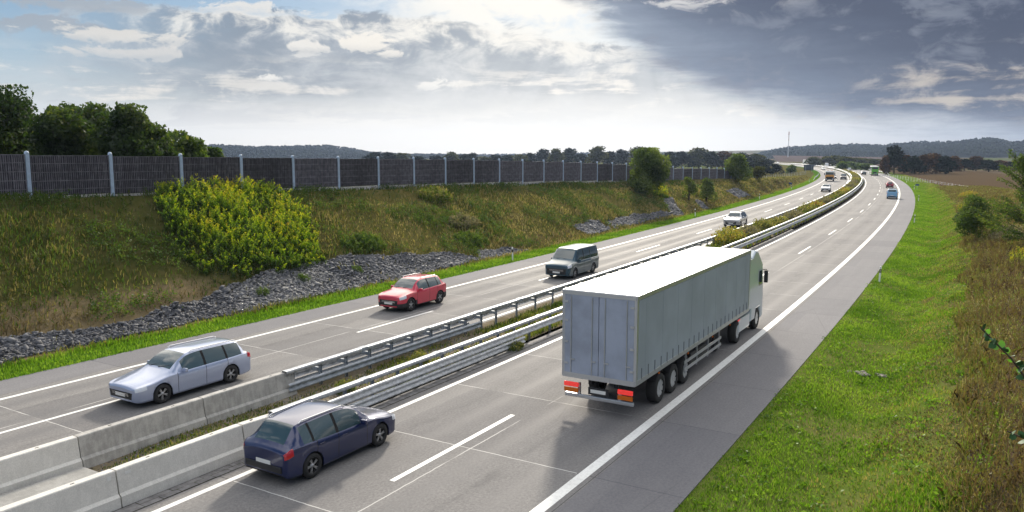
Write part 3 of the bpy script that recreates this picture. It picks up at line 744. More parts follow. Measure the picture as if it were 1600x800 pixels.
def mast():
    Y = 1150; x = gx(1231, Y); root = empty('radio_mast', (x, Y, 1.5), 0, 'tall thin radio mast rising in front of the wooded ridge', 'mast')
    q = MB(); q.tube((0, 0, -2), (0, 0, 26), .62, .42, 10); q.build('lower_shaft', M['mast'], root)
    q = MB(); q.tube((0, 0, 26), (0, 0, 38), .40, .28, 10); q.build('upper_shaft', M['mast_red'], root)
    for z in (32.5, 35.5, 38.0):
        q = MB()
        for a in range(3):
            t = a * 2.1 + z; q.box((.75 * math.cos(t), .75 * math.sin(t), z), (.35, .35, 2.0), 0, .05)
        q.lathe([(z - .5, .3), (z - .5, .8), (z - .4, .8), (z - .4, .3)], 12, 0, 'Z'); q.build('antenna_ring', M['mast_red'] if z > 34 else M['mast'], root)
mast()
# wire fence with thin posts beside the right-hand field
def wire_fence(name, pts, label, h=1.5, step=4.0):
    root = empty('wire_fence', tuple(pts[0]), 0, label, 'fence'); org = Vector(pts[0]); pr = None; cnt = 0; tops = []
    for a, b in zip(pts[:-1], pts[1:]):
        a = Vector(a); b = Vector(b); n = max(1, int((b - a).length / step))
        for i in range(n):
            p = a.lerp(b, i / n); tops.append(p)
            if pr is None:
                q = MB(); q.tube((0, 0, -.3), (0, 0, h), .055, .05, 6); pr = q.build('post', M['mast'], root); o = pr
            elif cnt < 99: o = pr.copy(); COL.objects.link(o)
            else: continue
            cnt += 1; o.location = p - org; o.rotation_euler = (random.Random(i).uniform(-.04, .04), random.Random(i + 9).uniform(-.04, .04), 0)
    q = MB()
    for z in (.25, .65, 1.05, h - .08):
        for p0, p1 in zip(tops[:-1], tops[1:]): q.tube(p0 - org + Vector((0, 0, z)), p1 - org + Vector((0, 0, z)), .012, n=3, cap=False)
    q.build('wire', M['steel_dull'], root)
wire_fence('wire_fence', [(gx(1352, 330), 330, -.3), (gx(1440, 230), 230, -.3), (gx(1560, 150), 150, -.2), (gx(1640, 130), 130, 0)], 'wire fence on thin pale posts along the edge of the right-hand ploughed field')
wire_fence('wire_fence', [(gx(1178, 215), 215, .6), (gx(1215, 260), 260, .2), (gx(1262, 330), 330, -.3)], 'wire fence on thin posts at the top of the brown bank left of the bend')

# ------------------------------------------------------------------ foliage builders (numpy)
def unit(v): return v / np.maximum(np.linalg.norm(v, axis=-1, keepdims=True), 1e-9)
def leaf_quads(C, size, rng, axis=None, spread=1.0, aspect=.55):
    """one rhombic leaf per centre; axis = preferred long direction"""
    n = len(C); d = rng.normal(size=(n, 3)) * spread
    if axis is not None: d = d * .55 + axis
    d = unit(d); e = unit(np.cross(d, rng.normal(size=(n, 3)))); s = np.asarray(size).reshape(-1, 1)
    nrm = np.cross(d, e)
    V = np.stack([C - d * s, C + e * s * aspect + nrm * s * .12, C + d * s, C - e * s * aspect + nrm * s * .12], 1).reshape(-1, 3)
    return V, np.arange(4 * n).reshape(n, 4)
def blades(Pt, h, w, rng, lean=.35):
    n = len(Pt); a = rng.uniform(0, 2 * math.pi, n); dx, dy = np.cos(a), np.sin(a)
    h = np.broadcast_to(h, (n,)); w = np.broadcast_to(w, (n,)); l = rng.uniform(0, lean, n) * h; b = rng.uniform(0, 2 * math.pi, n)
    B1 = Pt + np.stack([dx * w / 2, dy * w / 2, -.02 + 0 * h], 1); B2 = Pt - np.stack([dx * w / 2, dy * w / 2, .02 + 0 * h], 1)
    m = Pt + np.stack([np.cos(b) * l * .35, np.sin(b) * l * .35, h * .62], 1); off = np.stack([dx * w * .32, dy * w * .32, 0 * h], 1)
    T = Pt + np.stack([np.cos(b) * l, np.sin(b) * l, h * rng.uniform(.85, 1.0, n)], 1)
    V = np.stack([B1, B2, m - off, T, m + off], 1).reshape(-1, 3)
    return V, np.arange(5 * n).reshape(n, 5)
def plumes(Pt, h, nl, rng, spread=.12, lean=.25, leaf=.05, curve=None, taper=True):
    """upright stalks set with leaves; returns quads and height fraction per leaf"""
    n = len(Pt); h = np.broadcast_to(h, (n,)); l = rng.normal(0, lean, (n, 2)) * h[:, None]
    t = np.tile(np.linspace(.12, 1, nl), (n, 1)) + rng.uniform(-.03, .03, (n, nl))
    X = Pt[:, None, 0] + l[:, None, 0] * t ** 2; Y = Pt[:, None, 1] + l[:, None, 1] * t ** 2; Z = Pt[:, None, 2] + h[:, None] * t * (1 - .08 * t)
    sp = spread * (1.05 - .8 * t if taper else 1.0 + 0 * t)
    C = np.stack([X + rng.normal(0, 1, t.shape) * sp, Y + rng.normal(0, 1, t.shape) * sp, Z + rng.normal(0, .03, t.shape)], -1).reshape(-1, 3)
    ax = np.stack([(l[:, None, 0] * t * 1.2).ravel(), (l[:, None, 1] * t * 1.2).ravel(), np.full(t.size, .8)], -1)
    sz = leaf * rng.uniform(.6, 1.35, t.size)
    V, F = leaf_quads(C, sz, rng, axis=ax, spread=1.1, aspect=.38)
    # thin stalks
    w = .006 + .006 * h; top = np.stack([Pt[:, 0] + l[:, 0], Pt[:, 1] + l[:, 1], Pt[:, 2] + h * .92], -1); e = np.stack([w, -w, 0 * w], -1)
    SV = np.stack([Pt - e, Pt + e, top + e * .3, top - e * .3], 1).reshape(-1, 3)
    return np.concatenate([V, SV]), np.concatenate([F, np.arange(4 * n).reshape(n, 4) + len(V)]), t.ravel(), n
def plumes_(Pt, h, nl, rng): return plumes(Pt, h, nl, rng, spread=.09, lean=.22, leaf=.055)
def clump_noise(x, y, f, seed):
    r = np.random.RandomState(seed); v = 0
    for i in range(6):
        a = r.uniform(0, 6.28); k = f * r.uniform(.5, 2.2); v = v + np.sin((x * math.cos(a) + y * math.sin(a)) * k + r.uniform(0, 6.28))
    return v / 6 * 1.6
def stuff_blades(name, s, o, zf, h, w, m, rng, label=None, lean=.5, vbase=.5, vs=.5, seed=1, vjit=.25):
    Pt = P(s, o, zf(s, o)); V, F = blades(Pt, h, w, rng, lean)
    v = np.clip(vbase + vs * .5 * clump_noise(s, o, 1.1, seed) + rng.normal(0, vjit, len(s)), 0, 1)
    ob = np_mesh(name, V, F, m, var=np.repeat(v, 5)); tag(ob, label, name.replace('_', ' '), kind='stuff'); return ob
def dens(n, s0, s1, o0, o1, rng, power=1.0):
    """more blades close to the viewer: uniform in sqrt-stretched s"""
    u = rng.rand(n) ** power; return s0 + (s1 - s0) * u, rng.uniform(o0, o1, n)

rng = np.random.RandomState(3)
# bright short grass on the left verge
s, o = dens(60000, 8, 330, -33.2, -30.55, rng, 1.6)
edge = -33.2 + .4 * clump_noise(s, o, .8, 4); k = (o > edge)
s, o = s[k], o[k]
stuff_blades('verge_grass', s, o, zl, rng.uniform(.07, .17, len(s)) * (1 + .6 * (o < -32.4)) , .03 + s * .0007, M['verge'], rng, 'short bright green grass strip along the far carriageway', seed=8, vjit=.16)
# rough grass on the left slope
s, o = dens(210000, 5, 290, -50, -32.6, rng, 1.55)
cl = clump_noise(s, o, .5, 21)
k = (rng.rand(len(s)) < .62 + .5 * cl) & (o > np.where(s < 200, foff(s), -37) - .5); s, o, cl = s[k], o[k], cl[k]
stones_top = np.interp(s, [10, 16.4, 20.5, 26.6, 32.7, 36.8, 40.9, 50, 52.5, 53.5, 57.6, 60], [-35.4, -35.2, -34.9, -35.5, -36.7, -37.0, -36.8, -35.6, -33.5, -35.1, -34.7, -33.5])
def in_stone(s, o):
    a = (s < 60) & (s > 6) & (o > np.interp(s, [6, 16.4, 20.5, 26.6, 32.7, 36.8, 40.9, 50, 52.2, 53.4, 57.6, 60], [-35.4, -35.2, -34.9, -35.5, -36.7, -37.0, -36.8, -35.6, -33.9, -35.1, -34.7, -33.5])) & (o < -33.45)
    b = (s > 73.5) & (s < 80) & (o > -35.9) & (o < -33.9)
    c = (s > 81) & (s < 103) & (o > -35.7 + .035 * np.abs(s - 88)) & (o < -34.1)
    d = (s > 103) & (s < 116) & (o > -37.6) & (o < -33.5) & (np.abs((s - 103.5) - (-33.5 - o) * 1.9) < 2.4)
    e = (s > 118) & (s < 124) & (o > -36.0) & (o < -33.7) & (np.abs((s - 118.5) - (-33.6 - o) * 1.5) < 1.6)
    f = (s > 145) & (s < 156) & (o > -36.7) & (o < -34.2)
    return a | b | c | d | e | f
ins = in_stone(s, o + .15 * cl); k = ~ins | (rng.rand(len(s)) < .02); s, o, cl = s[k], o[k], cl[k]
green = np.exp(-((s - 55) / 5.5) ** 2 - ((o + 39.5) / 2.2) ** 2) + .9 * np.exp(-((s - 48) / 4) ** 2 - ((o + 45.3) / .8) ** 2) + .8 * (o < foff(s) + 2.4) * (s < 130)
near = sstep(s, 48, 34) * (o < -36)  # near stretch gets more dark green blades, standing in for the trees' shade
dryb = np.exp(-((o + 35.6) / .9) ** 2) * (s < 28) + .8 * np.exp(-((o + 34.6) / .8) ** 2) * (s > 58)
pick = rng.rand(len(s))
g1 = pick < .75 * green + .45 * near + .12; g2 = ~g1 & (pick > 1 - .85 * dryb)
g0 = ~g1 & ~g2
hh = rng.uniform(.10, .34, len(s)) * (1 + .6 * np.clip(cl, 0, 1)); ww = .030 + .0010 * s
for nm, kk, mm, lb in (('slope_grass', g0, 'slope', 'rough olive and straw-coloured grass over the left slope'), ('green_slope_growth', g1, 'slopegreen', 'fresher green growth in patches on the left slope'), ('dry_grass', g2, 'dry', 'dry pale grass above the stones on the left slope')):
    stuff_blades(nm, s[kk], o[kk], zl, hh[kk], ww[kk], M[mm], rng, lb, lean=.8, seed=31, vbase=.5 if mm != 'slope' else .40 + .22 * sstep(s[kk], 34, 48))  # grass darker in the near stretch, tree shade put into its colour
# small leafy weeds scattered over the left slope
n = 11000; ws = 8 + 110 * rng.rand(n) ** 1.3; wo = rng.uniform(-46, -34, n); k = ~in_stone(ws, wo) & (clump_noise(ws, wo, .6, 77) > .05); ws, wo = ws[k], wo[k]
C = np.repeat(P(ws, wo, zl(ws, wo)), 14, 0) + rng.normal(0, 1, (len(ws) * 14, 3)) * [.13, .13, .13] + [0, 0, .24]
V, F = leaf_quads(C, rng.uniform(.03, .085, len(C)), rng); ob = np_mesh('slope_weeds', V, F, M['slopegreen'], var=np.repeat(np.clip(np.repeat(rng.rand(len(ws)), 14) * .7 + rng.rand(len(C)) * .3, 0, 1), 4)); tag(ob, 'small leafy weeds dotted over the left slope', 'weeds', kind='stuff')

# taller herbs standing in the grass of the left slope
n = 2600; hs = 6 + 95 * rng.rand(n) ** 1.7; ho = rng.uniform(-46.5, -35.2, n); k = ~in_stone(hs, ho) & (clump_noise(hs, ho, .55, 91) > -.1); hs, ho = hs[k], ho[k]
V, F, t, ns = plumes_(P(hs, ho, zl(hs, ho)), rng.uniform(.25, .7, len(hs)), 16, rng)
v = np.clip(np.repeat(.35 + .35 * clump_noise(hs, ho, .35, 92) + rng.normal(0, .15, len(hs)), 16) + rng.normal(0, .12, len(t)) + .15 * t, 0, 1)
ob = np_mesh('slope_herbs', V, F, M['slopeherb'], var=np.concatenate([np.repeat(v, 4), np.full(4 * ns, .2)])); tag(ob, 'taller green and brown herbs standing in the grass of the left slope', 'weeds', kind='stuff')

# rubble stones on the left slope
def stones():
    r = np.random.RandomState(17)
    ico = bmesh.new(); bmesh.ops.create_icosphere(ico, subdivisions=1, radius=1); iv = np.array([v.co[:] for v in ico.verts]); jf = np.array([[v.index for v in f.verts] for f in ico.faces]); ico.free()
    n = 150000; s = 6 + (156 - 6) * r.rand(n) ** 1.35; o = r.uniform(-38, -33.3, n); wob = .22 * clump_noise(s, o, 1.3, 5)
    k = in_stone(s, o + wob); s, o = s[k], o[k]
    keep = r.rand(len(s)) < 1.0; s, o = s[keep], o[keep]; m_ = len(s)
    sz = r.lognormal(-2.78, .42, m_); sz = np.clip(sz, .03, .20) * np.where(s > 60, 1.35, 1)
    base = P(s, o, zl(s, o) + .02)
    var = [iv * (1 + .38 * r.normal(size=(len(iv), 1))) for _ in range(14)]
    vi = r.randint(0, 14, m_); V = np.stack(var)[vi]
    ang = r.uniform(0, 6.28, m_); ca, sa = np.cos(ang), np.sin(ang)
    sc = sz[:, None, None] * np.stack([r.uniform(.75, 1.35, m_), r.uniform(.6, 1.1, m_), r.uniform(.45, .85, m_)], 1)[:, None, :]
    V = V * sc; X = V[..., 0] * ca[:, None] - V[..., 1] * sa[:, None]; Y = V[..., 0] * sa[:, None] + V[..., 1] * ca[:, None]
    tl = r.normal(0, .35, m_); Z = V[..., 2] + X * tl[:, None]
    V = np.stack([X, Y, Z], -1) + base[:, None, :]
    F = (jf[None] + (np.arange(m_) * len(iv))[:, None, None]).reshape(-1, 3)
    mt = bpy.data.materials.new('rubble'); mt.use_nodes = True; nt = mt.node_tree; g = G(nt); b = nt.nodes['Principled BSDF']
    at = nt.nodes.new('ShaderNodeAttribute'); at.attribute_name = 'var'
    c = g.ramp(at.outputs['Fac'], [(0, (.040, .042, .050)), (.5, (.095, .098, .112)), (.85, (.16, .162, .175)), (1, (.24, .235, .225))])
    ps = nt.nodes.new('ShaderNodeNewGeometry').outputs['Position']
    c = g.mix(1, c, g.ramp(g.noise(ps, 14, 4, .6), [(.3, (.75, .75, .75)), (.7, (1.15, 1.15, 1.15))]), 'MULTIPLY')
    g.put(b.inputs['Base Color'], c); b.inputs['Roughness'].default_value = .8
    ob = np_mesh('rubble_stones', V.reshape(-1, 3), F, mt, var=np.repeat(np.clip(r.rand(m_) * .75 + .12 + .30 * clump_noise(s, o, .9, 66), 0, 1), len(iv)))
    tag(ob, 'broken grey stones laid along the foot of the left slope', 'stones', kind='stuff')
stones()

# right verge: dense mown grass, straw patches, then tall brown weeds on the bank
n = 380000; u = rng.rand(n); s = 10 + 340 * u ** 2.3; o = rng.uniform(-5.97, 2.2, n)
k = o > -5.86 + .07 * clump_noise(s, 0 * s, 3.0, 49); s, o = s[k], o[k]; n = len(s)
cl = clump_noise(s, o, 1.0, 40); lim = -.3 + .55 * clump_noise(s, o, .45, 44)
k = (o < lim + .6) & ((rng.rand(n) < .75 + .5 * cl)); s, o, cl = s[k], o[k], cl[k]
k = rng.rand(len(s)) > .62 * sstep(o, -2.6, -.8) * (cl < .15); s, o, cl = s[k], o[k], cl[k]
lush = np.clip(.52 - .26 * (o + 2.5) + .45 * cl, 0, 1); pick = rng.rand(len(s)); a = pick < lush + .15
hh = rng.uniform(.04, .12, len(s)) * (1 + .5 * np.clip(cl, 0, 1)) * np.where(o < -5.6, .5, 1); ww = .010 + .0007 * s
stuff_blades('mown_grass', s[a], o[a], zr, hh[a], ww[a], M['verge'], rng, 'bright green mown grass on the right-hand verge', lean=.9, seed=51, vjit=.2)
stuff_blades('bank_grass', s[~a], o[~a], zr, hh[~a] * 1.1, ww[~a], M['bank'], rng, 'yellowish patchy grass at the foot of the right-hand bank', lean=1.0, seed=52, vbase=.58)
n = 45000; s = 10 + 80 * rng.rand(n) ** 1.7; o = rng.uniform(-2.6, 0.6, n); k = clump_noise(s, o, .8, 60) + .35 * (o + 1.4) > -.15; s, o = s[k], o[k]
stuff_blades('straw', s, o, zr, rng.uniform(.02, .07, len(s)), .02 + .0005 * s, M['dry'], rng, 'dry mown straw lying at the foot of the right-hand bank', lean=2.8, seed=53)
# little broad-leaved tufts in the lawn
n = 700; ws = 11 + 60 * rng.rand(n) ** 1.6; wo = rng.uniform(-5.7, .8, n); C = np.repeat(P(ws, wo, zr(ws, wo)), 16, 0) + rng.normal(0, 1, (n * 16, 3)) * [.12, .12, .03] + [0, 0, .07]
V, F = leaf_quads(C, rng.uniform(.03, .07, len(C)), rng); ob = np_mesh('broadleaf_tufts', V, F, M['verge'], var=np.repeat(np.repeat(rng.rand(n), 16) * .8, 4)); tag(ob, 'small broad-leaved tufts in the right-hand grass', 'weeds', kind='stuff')
n = 5200; s = 9 + 105 * rng.rand(n) ** 1.9; o = -.6 + 9.6 * rng.rand(n) ** 1.3
lim = -.3 + .55 * clump_noise(s, o, .45, 44); k = o > lim; s, o = s[k], o[k]; cl = clump_noise(s, o, .55, 71)
k = rng.rand(len(s)) < .8 + .5 * cl; s, o, cl = s[k], o[k], cl[k]
Pt = P(s, o, zr(s, o)); h = rng.uniform(.35, 1.0, len(s)) * (1 + .25 * cl)
V, F, t, ns = plumes(Pt, h, 22, rng, spread=.075, lean=.22, leaf=.042 )
v = np.clip(np.repeat(.42 + .45 * clump_noise(s, o, .8, 72) + rng.normal(0, .18, len(s)), 22) + rng.normal(0, .10, len(t)) + (t > .85) * .08, 0, 1)
ob = np_mesh('tall_weeds', V, F, M['weed'], var=np.concatenate([np.repeat(v, 4), np.full(4 * ns, .2)])); tag(ob, 'tall brown and withered weeds covering the right-hand bank', 'weeds', kind='stuff')
n = 95000; s = 9 + 200 * rng.rand(n) ** 2.2; o = -.9 + 11 * rng.rand(n) ** 1.3; lim = -.5 + .55 * clump_noise(s, o, .45, 44); k = o > lim; s, o = s[k], o[k]
stuff_blades('withered_grass', s, o, zr, rng.uniform(.10, .42, len(s)), .012 + .0006 * s, M['weed'], rng, 'withered brown and green grass under the weeds of the right-hand bank', lean=1.0, seed=61, vbase=.5, vjit=.22)
# stone inlet in the right verge
M['inlet_stone'] = mat('inlet_stone', (.15, .135, .12), .9, noise=.4, nscale=4)
def inlet():
    s, o = 32.3, -3.75; root = empty('stone_inlet', P(s, o, zr(s, o)), heading(s) , 'flat grey stones of a small drain inlet sunk in the right-hand grass', 'inlet')
    q = MB(); r = np.random.RandomState(4)
    for i in range(16):
        a = r.uniform(-.85, .85); b = r.uniform(-.28, .28); q.box((a, b, .0 + r.rand() * .03), (r.uniform(.15, .34), r.uniform(.12, .22), r.uniform(.06, .12)), 0, .02, Matrix.Rotation(r.uniform(0, 3), 3, 'Z') @ Matrix.Rotation(r.uniform(-.3, .3), 3, 'X'))
    q.build('stones', M['inlet_stone'], root)
inlet()
# gravel and low growth in the median
n = 42000; s = 2 + 58 * rng.rand(n) ** 1.4; o = rng.uniform(-19.9, -17.2, n)
cl = clump_noise(s, o, 1.1, 81) + np.where(s < 19, np.exp(-((o + 19.35) / .5) ** 2) * 1.7 - .5, .35) + .35 * sstep(s, 26, 40); k = (rng.rand(n) < .25 + .8 * cl) & ~((s < 11.2)); s, o = s[k], o[k]
stuff_blades('median_grass', s, o, zm, rng.uniform(.06, .22, len(s)) * (.6 + .9 * sstep(s, 18, 34)), .016 + .0008 * s, M['median'], rng, 'grass and weeds between the guardrails of the median', lean=.8, seed=82, vbase=.38)
n = 6000; s = 9 + 20 * rng.rand(n); o = rng.uniform(-19.95, -17.5, n); C = P(s, o, zm(s, o) + .01); V, F = leaf_quads(C, rng.uniform(.012, .035, n), rng, aspect=.8)
ob = np_mesh('gravel', V, F, M['stone']); tag(ob, 'loose gravel on the soil between the concrete barriers', 'gravel', kind='stuff')
n = 14000; s = 40 + 420 * rng.rand(n) ** 1.4; o = rng.uniform(-20.2, -17.2, n)
stuff_blades('median_grass', s, o, zm, rng.uniform(.25, .6, n), .06 + .0011 * s, M['median'], rng, 'long mixed grass between the guardrails in the bend', lean=.7, seed=84, vbase=.5)

def bush_plumes(name, label, cat, s, o, zf, rs, ro, h, n, nl, leaf, pal, rng, group=None, spread=.1, lean=.2, dome=True, vb=(.15, .6)):
    base = P(s, o, zf(s, o)); a = rng.uniform(0, 6.28, n); r = np.sqrt(rng.rand(n)); ds, do = rs * r * np.cos(a), ro * r * np.sin(a)
    Pt = P(s + ds, o + do, zf(s + ds, o + do)); hh = h * (np.sqrt(np.maximum(1 - .75 * r ** 2, .1)) if dome else 1) * rng.uniform(.65, 1.1, n)
    V, F, t, ns = plumes(Pt, hh, nl, rng, spread, lean, leaf)
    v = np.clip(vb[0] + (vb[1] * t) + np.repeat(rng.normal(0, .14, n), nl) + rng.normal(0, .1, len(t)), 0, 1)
    ob = np_mesh(name, V - base, F, M[pal], var=np.concatenate([np.repeat(v, 4), np.full(4 * ns, .12)])); ob.location = tuple(float(c) for c in base)
    return tag(ob, label, cat, group)
# the goldenrod thicket on the left slope: one plant mass with its own base of dark leaves
def goldenrod():
    r = np.random.RandomState(9); n = 2500; s = r.uniform(26.0, 42.5, n); o = r.uniform(-46, -36.2, n)
    cx = np.interp(o, [-46, -42, -37, -36.2], [36.5, 35, 33.0, 33.0]); hw = np.interp(o, [-46, -44, -40, -37, -36.2], [4.4, 5.6, 6.1, 4.8, 2.8])
    q = np.abs(s - cx) / hw; k = q + .12 * clump_noise(s, o, 1.0, 3) < 1; s, o, q = s[k], o[k], q[k]
    hole = np.exp(-((s - 37.0) / 1.3) ** 2 - ((o + 42.0) / 1.3) ** 2); k = r.rand(len(s)) > .75 * hole + .45 * (clump_noise(s, o, 1.5, 33) > .35) + .4 * sstep(s - .5 * (o + 40), 30.5, 27.5); s, o, q = s[k], o[k], q[k]
    Pt = P(s, o, zl(s, o)); h = np.interp(o, [-46, -43, -40, -36], [1.35, 1.75, 1.7, 1.15]) * (1 - .45 * q ** 3) * r.uniform(.55, 1.25, len(s)) * (1 + .22 * clump_noise(s, o, 1.6, 6))
    h = h * .76 * np.clip(r.lognormal(0, .17, len(h)), .6, 1.6); nl = 52; V, F, t, ns = plumes(Pt, h, nl, r, spread=.115, lean=.26, leaf=.058)
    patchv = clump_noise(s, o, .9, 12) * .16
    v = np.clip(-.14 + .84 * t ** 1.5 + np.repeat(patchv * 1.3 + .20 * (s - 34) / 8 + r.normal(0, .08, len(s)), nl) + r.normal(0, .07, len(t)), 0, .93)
    base = P(33.0, -36.6, zl(33., -36.6))
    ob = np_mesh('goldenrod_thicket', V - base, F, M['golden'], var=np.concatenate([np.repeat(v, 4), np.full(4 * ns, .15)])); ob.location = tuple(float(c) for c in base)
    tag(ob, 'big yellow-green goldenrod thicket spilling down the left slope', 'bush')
goldenrod()
r2 = np.random.RandomState(23)
for (s, o, h, pal, lb) in ((58.5, -42.6, 1.2, 'bank', 'loose yellowish shrub on the left slope just below the fence'), (57.0, -38.5, .9, 'greyweed', 'low straw-coloured weed clump on the middle of the left slope'), (54.5, -36.2, .7, 'slopegreen', 'low green weed clump above the stones on the left slope'), (111, -38.6, 1.4, 'golden', 'yellow-green weed clump right below the round shrub'), (42.5, -37.6, .9, 'slopegreen', 'green weeds at the lower right foot of the goldenrod thicket')):
    bush_plumes('weed_clump', lb, 'weeds', s, o, zl, 2.2, 1.0, h, 110, 18, .07 + .0006 * s, pal, r2, 'weed clumps on the left slope', spread=.13)
# median shrubs, each its own plant
ms = [(72.0, 1.75, 3.4, 'rusty', 'wide rusty-yellow shrub in the median just beyond the lorry'), (79.5, 1.25, 2.4, 'greyweed', 'greyish withered shrub in the median, second beyond the lorry'), (86.5, 1.35, 2.4, 'median', 'green shrub in the median level with the oncoming silver car')]
pal_seq = ['median', 'greyweed', 'median', 'rusty', 'greyweed', 'median', 'median', 'rusty', 'median', 'greyweed']
nm_ = {'median': 'green', 'greyweed': 'grey-brown', 'rusty': 'orange-tinged'}
sx = 94.0; i = 0
while sx < 420:
    p_ = pal_seq[i % 10]; ms.append((sx, 1.15 + .40 * ((i * 7) % 5) / 5, 2.6 + .006 * sx, p_, None)); sx += 7.0 + .03 * sx + ((i * 5) % 3); i += 1
ordn = ['third', 'fourth', 'fifth', 'sixth', 'seventh', 'eighth', 'ninth', 'tenth', 'eleventh', 'twelfth', 'thirteenth', 'fourteenth', 'fifteenth', 'sixteenth', 'seventeenth', 'eighteenth', 'nineteenth', 'twentieth', 'twenty-first', 'twenty-second', 'twenty-third', 'twenty-fourth', 'twenty-fifth', 'twenty-sixth', 'twenty-seventh', 'twenty-eighth', 'twenty-ninth', 'thirtieth']
for i, (s, h, rs, pal, lb) in enumerate(ms):
    if lb is None: lb = nm_[pal] + ' shrub in the median, ' + ordn[i - 2] + ' from the lorry towards the bend'
    bush_plumes('median_shrub', lb, 'shrub', s, -19.3 if i < 3 else -19.0, zm, rs, 1.15, h, 240 if s < 100 else 120, 16, .055 + .00075 * s, pal, r2, 'shrubs in the median', spread=.14 + .0006 * s, lean=.22)
for (s, o, h, lb) in ((30.5, -34.9, .45, 'small green weed tuft between the stones, leftmost of the tufts below the thicket'), (34.2, -35.4, .5, 'green weed tuft between the stones right below the goldenrod thicket'), (39.0, -35.2, .4, 'small weed tuft in the broadest part of the stone strip')):
    bush_plumes('stone_weed', lb, 'weeds', s, o, zl, .4, .3, h, 60, 14, .035, 'slopegreen', r2, 'weeds between the stones', spread=.09)
for (s, o, h, lb) in ((19.6, -18.7, .55, 'small yellow-flowering weed standing by the first guardrail posts'), (24.2, -18.9, .5, 'low leafy weed with white flower heads by the guardrail posts'), (33.0, -19.0, .5, 'small dark green weed beside the end of the lower rail'), (28.0, -16.75, .35, 'small green weed growing in the paved gutter')):
    bush_plumes('median_weed', lb, 'weeds', s, o, zm, .45, .28, h, 80, 14, .034, 'median', r2, 'weeds in the median', spread=.06)

# ------------------------------------------------------------------ trees
def crown_leaves(h, rx, zbot, n, leaf, rng, lobes=9, dense=.75, top=1.0):
    """leaf positions in an uneven crown of lobes: shell-weighted, with gaps"""
    C = []; L = []
    for i in range(lobes):
        a = rng.uniform(0, 6.28); t = (i + .5) / lobes; z = zbot + (h - zbot) * (.15 + .75 * t ** .9)
        rr = rx * (1 - .55 * max(0, t - .35) / .65) * rng.uniform(.25, .72)
        L.append((rr * math.cos(a), rr * math.sin(a), z, rx * rng.uniform(.34, .55) * (1 - .35 * max(0, t - .5))))
    L.append((0, 0, zbot + (h - zbot) * .55, rx * .6)); L.append((0, 0, h - rx * .35, rx * .32 * top))
    w = np.array([l[3] ** 2 for l in L]); w /= w.sum(); cnt = rng.multinomial(n, w)
    for (x, y, z, r), m_ in zip(L, cnt):
        d = unit(rng.normal(size=(m_, 3))); rad = r * (.55 + .5 * rng.rand(m_) ** .6) * (1 + .22 * np.sin(d[:, 0] * 5 + x) * np.sin(d[:, 2] * 6 + y * 3) )
        c = d * rad[:, None] * [1, 1, .9] + [x, y, z]; C.append(c)
    C = np.concatenate(C); C = C[(C[:, 2] > zbot * .6) & (C[:, 2] < h * 1.02)]
    cn = np.sin(C[:, 0] * 2.1 + C[:, 2] * 1.7) * np.sin(C[:, 1] * 2.3 - C[:, 2] * 1.1 + 1)
    C = C[rng.rand(len(C)) < dense + .35 * cn]
    return C, L
def tree_mesh(h, rx, zbot, n, leaf, pal, rng, lobes=9, trunk_r=.18, axis=None, dense=.75, top=1.0):
    C, L = crown_leaves(h, rx, zbot, n, leaf, rng, lobes, dense, top)
    V, F = leaf_quads(C, leaf * rng.uniform(.6, 1.3, len(C)), rng, axis=None if axis is None else np.tile(axis, (len(C), 1)), aspect=.6)
    v = np.clip(.42 + .22 * np.sin(C[:, 0] * 1.3 + C[:, 2]) + rng.normal(0, .16, len(C)), 0, 1)
    tb = MB(); tb.tube((0, 0, -.4), (.05, 0, h * .55), trunk_r, trunk_r * .5, 8); tb.tube((.05, 0, h * .55), (0, 0, h * .88), trunk_r * .5, .03, 6)
    for (x, y, z, r) in L[:-1]:
        z0 = max(.3, z * .55); tb.tube((.02, 0, z0), (x * .9, y * .9, z), trunk_r * .42, .02, 5, cap=False)
    return (V, F, np.repeat(v, 4)), tb
def tree(name, label, x, y, z, h, rx, zbot, n, leaf, pal, rng, group=None, cat='tree', **kw):
    root = empty(name, (x, y, z), 0, label, cat, group)
    (V, F, v), tb = tree_mesh(h, rx, zbot, n, leaf, pal, rng, **kw)
    np_mesh('crown', V, F, M[pal], root, var=v); tb.build('trunk', M['bark'], root); return root
rt = np.random.RandomState(31)
th = [(-60, 150, 4.0), (0, 139, 3.6), (28, 150, 3.0), (88, 172, 3.1), (122, 163, 2.9), (160, 166, 2.6), (195, 166, 2.8), (224, 185, 2.2), (262, 205, 2.4), (300, 217, 2.2), (326, 231, 1.6)]
tl = ['tall dark tree behind the fence, cut off by the left edge', 'tallest dark tree behind the fence near the left edge', 'dark tree behind the fence, third from the left', 'dark lower tree in the dip of the tree line behind the fence', 'dark bushy tree behind the fence above its second post', 'dark narrow tree just right of the second fence post', 'dark pointed tree behind the fence, last of the tall ones', 'dark sloping tree at the right shoulder of the tree group', 'lighter green tree lower than the dark ones behind the fence', 'yellowish green bush at the right end of the tree group behind the fence', 'small pale green bush, outermost to the right behind the fence']
for i, ((px, py, rx), lb) in enumerate(zip(th, tl)):
    Y = 58 + (i % 3) * 2.5 + (10 if i >= 8 else 0); x = gx(px, Y, 200); s_, o_ = SO(x, Y); z0 = float(zl(s_, o_)); zt = CAM_H + (240.77 - py) * Y / 1225 * 1.0
    tree('pine_tree' if False else 'broadleaf_tree', lb, x, Y, z0, zt - z0, rx, 1.0, 14000 if i < 8 else 7000, .15, 'tree' if i < 8 else 'treelight', rt, 'trees behind the noise fence', lobes=20, trunk_r=.16, dense=.85)
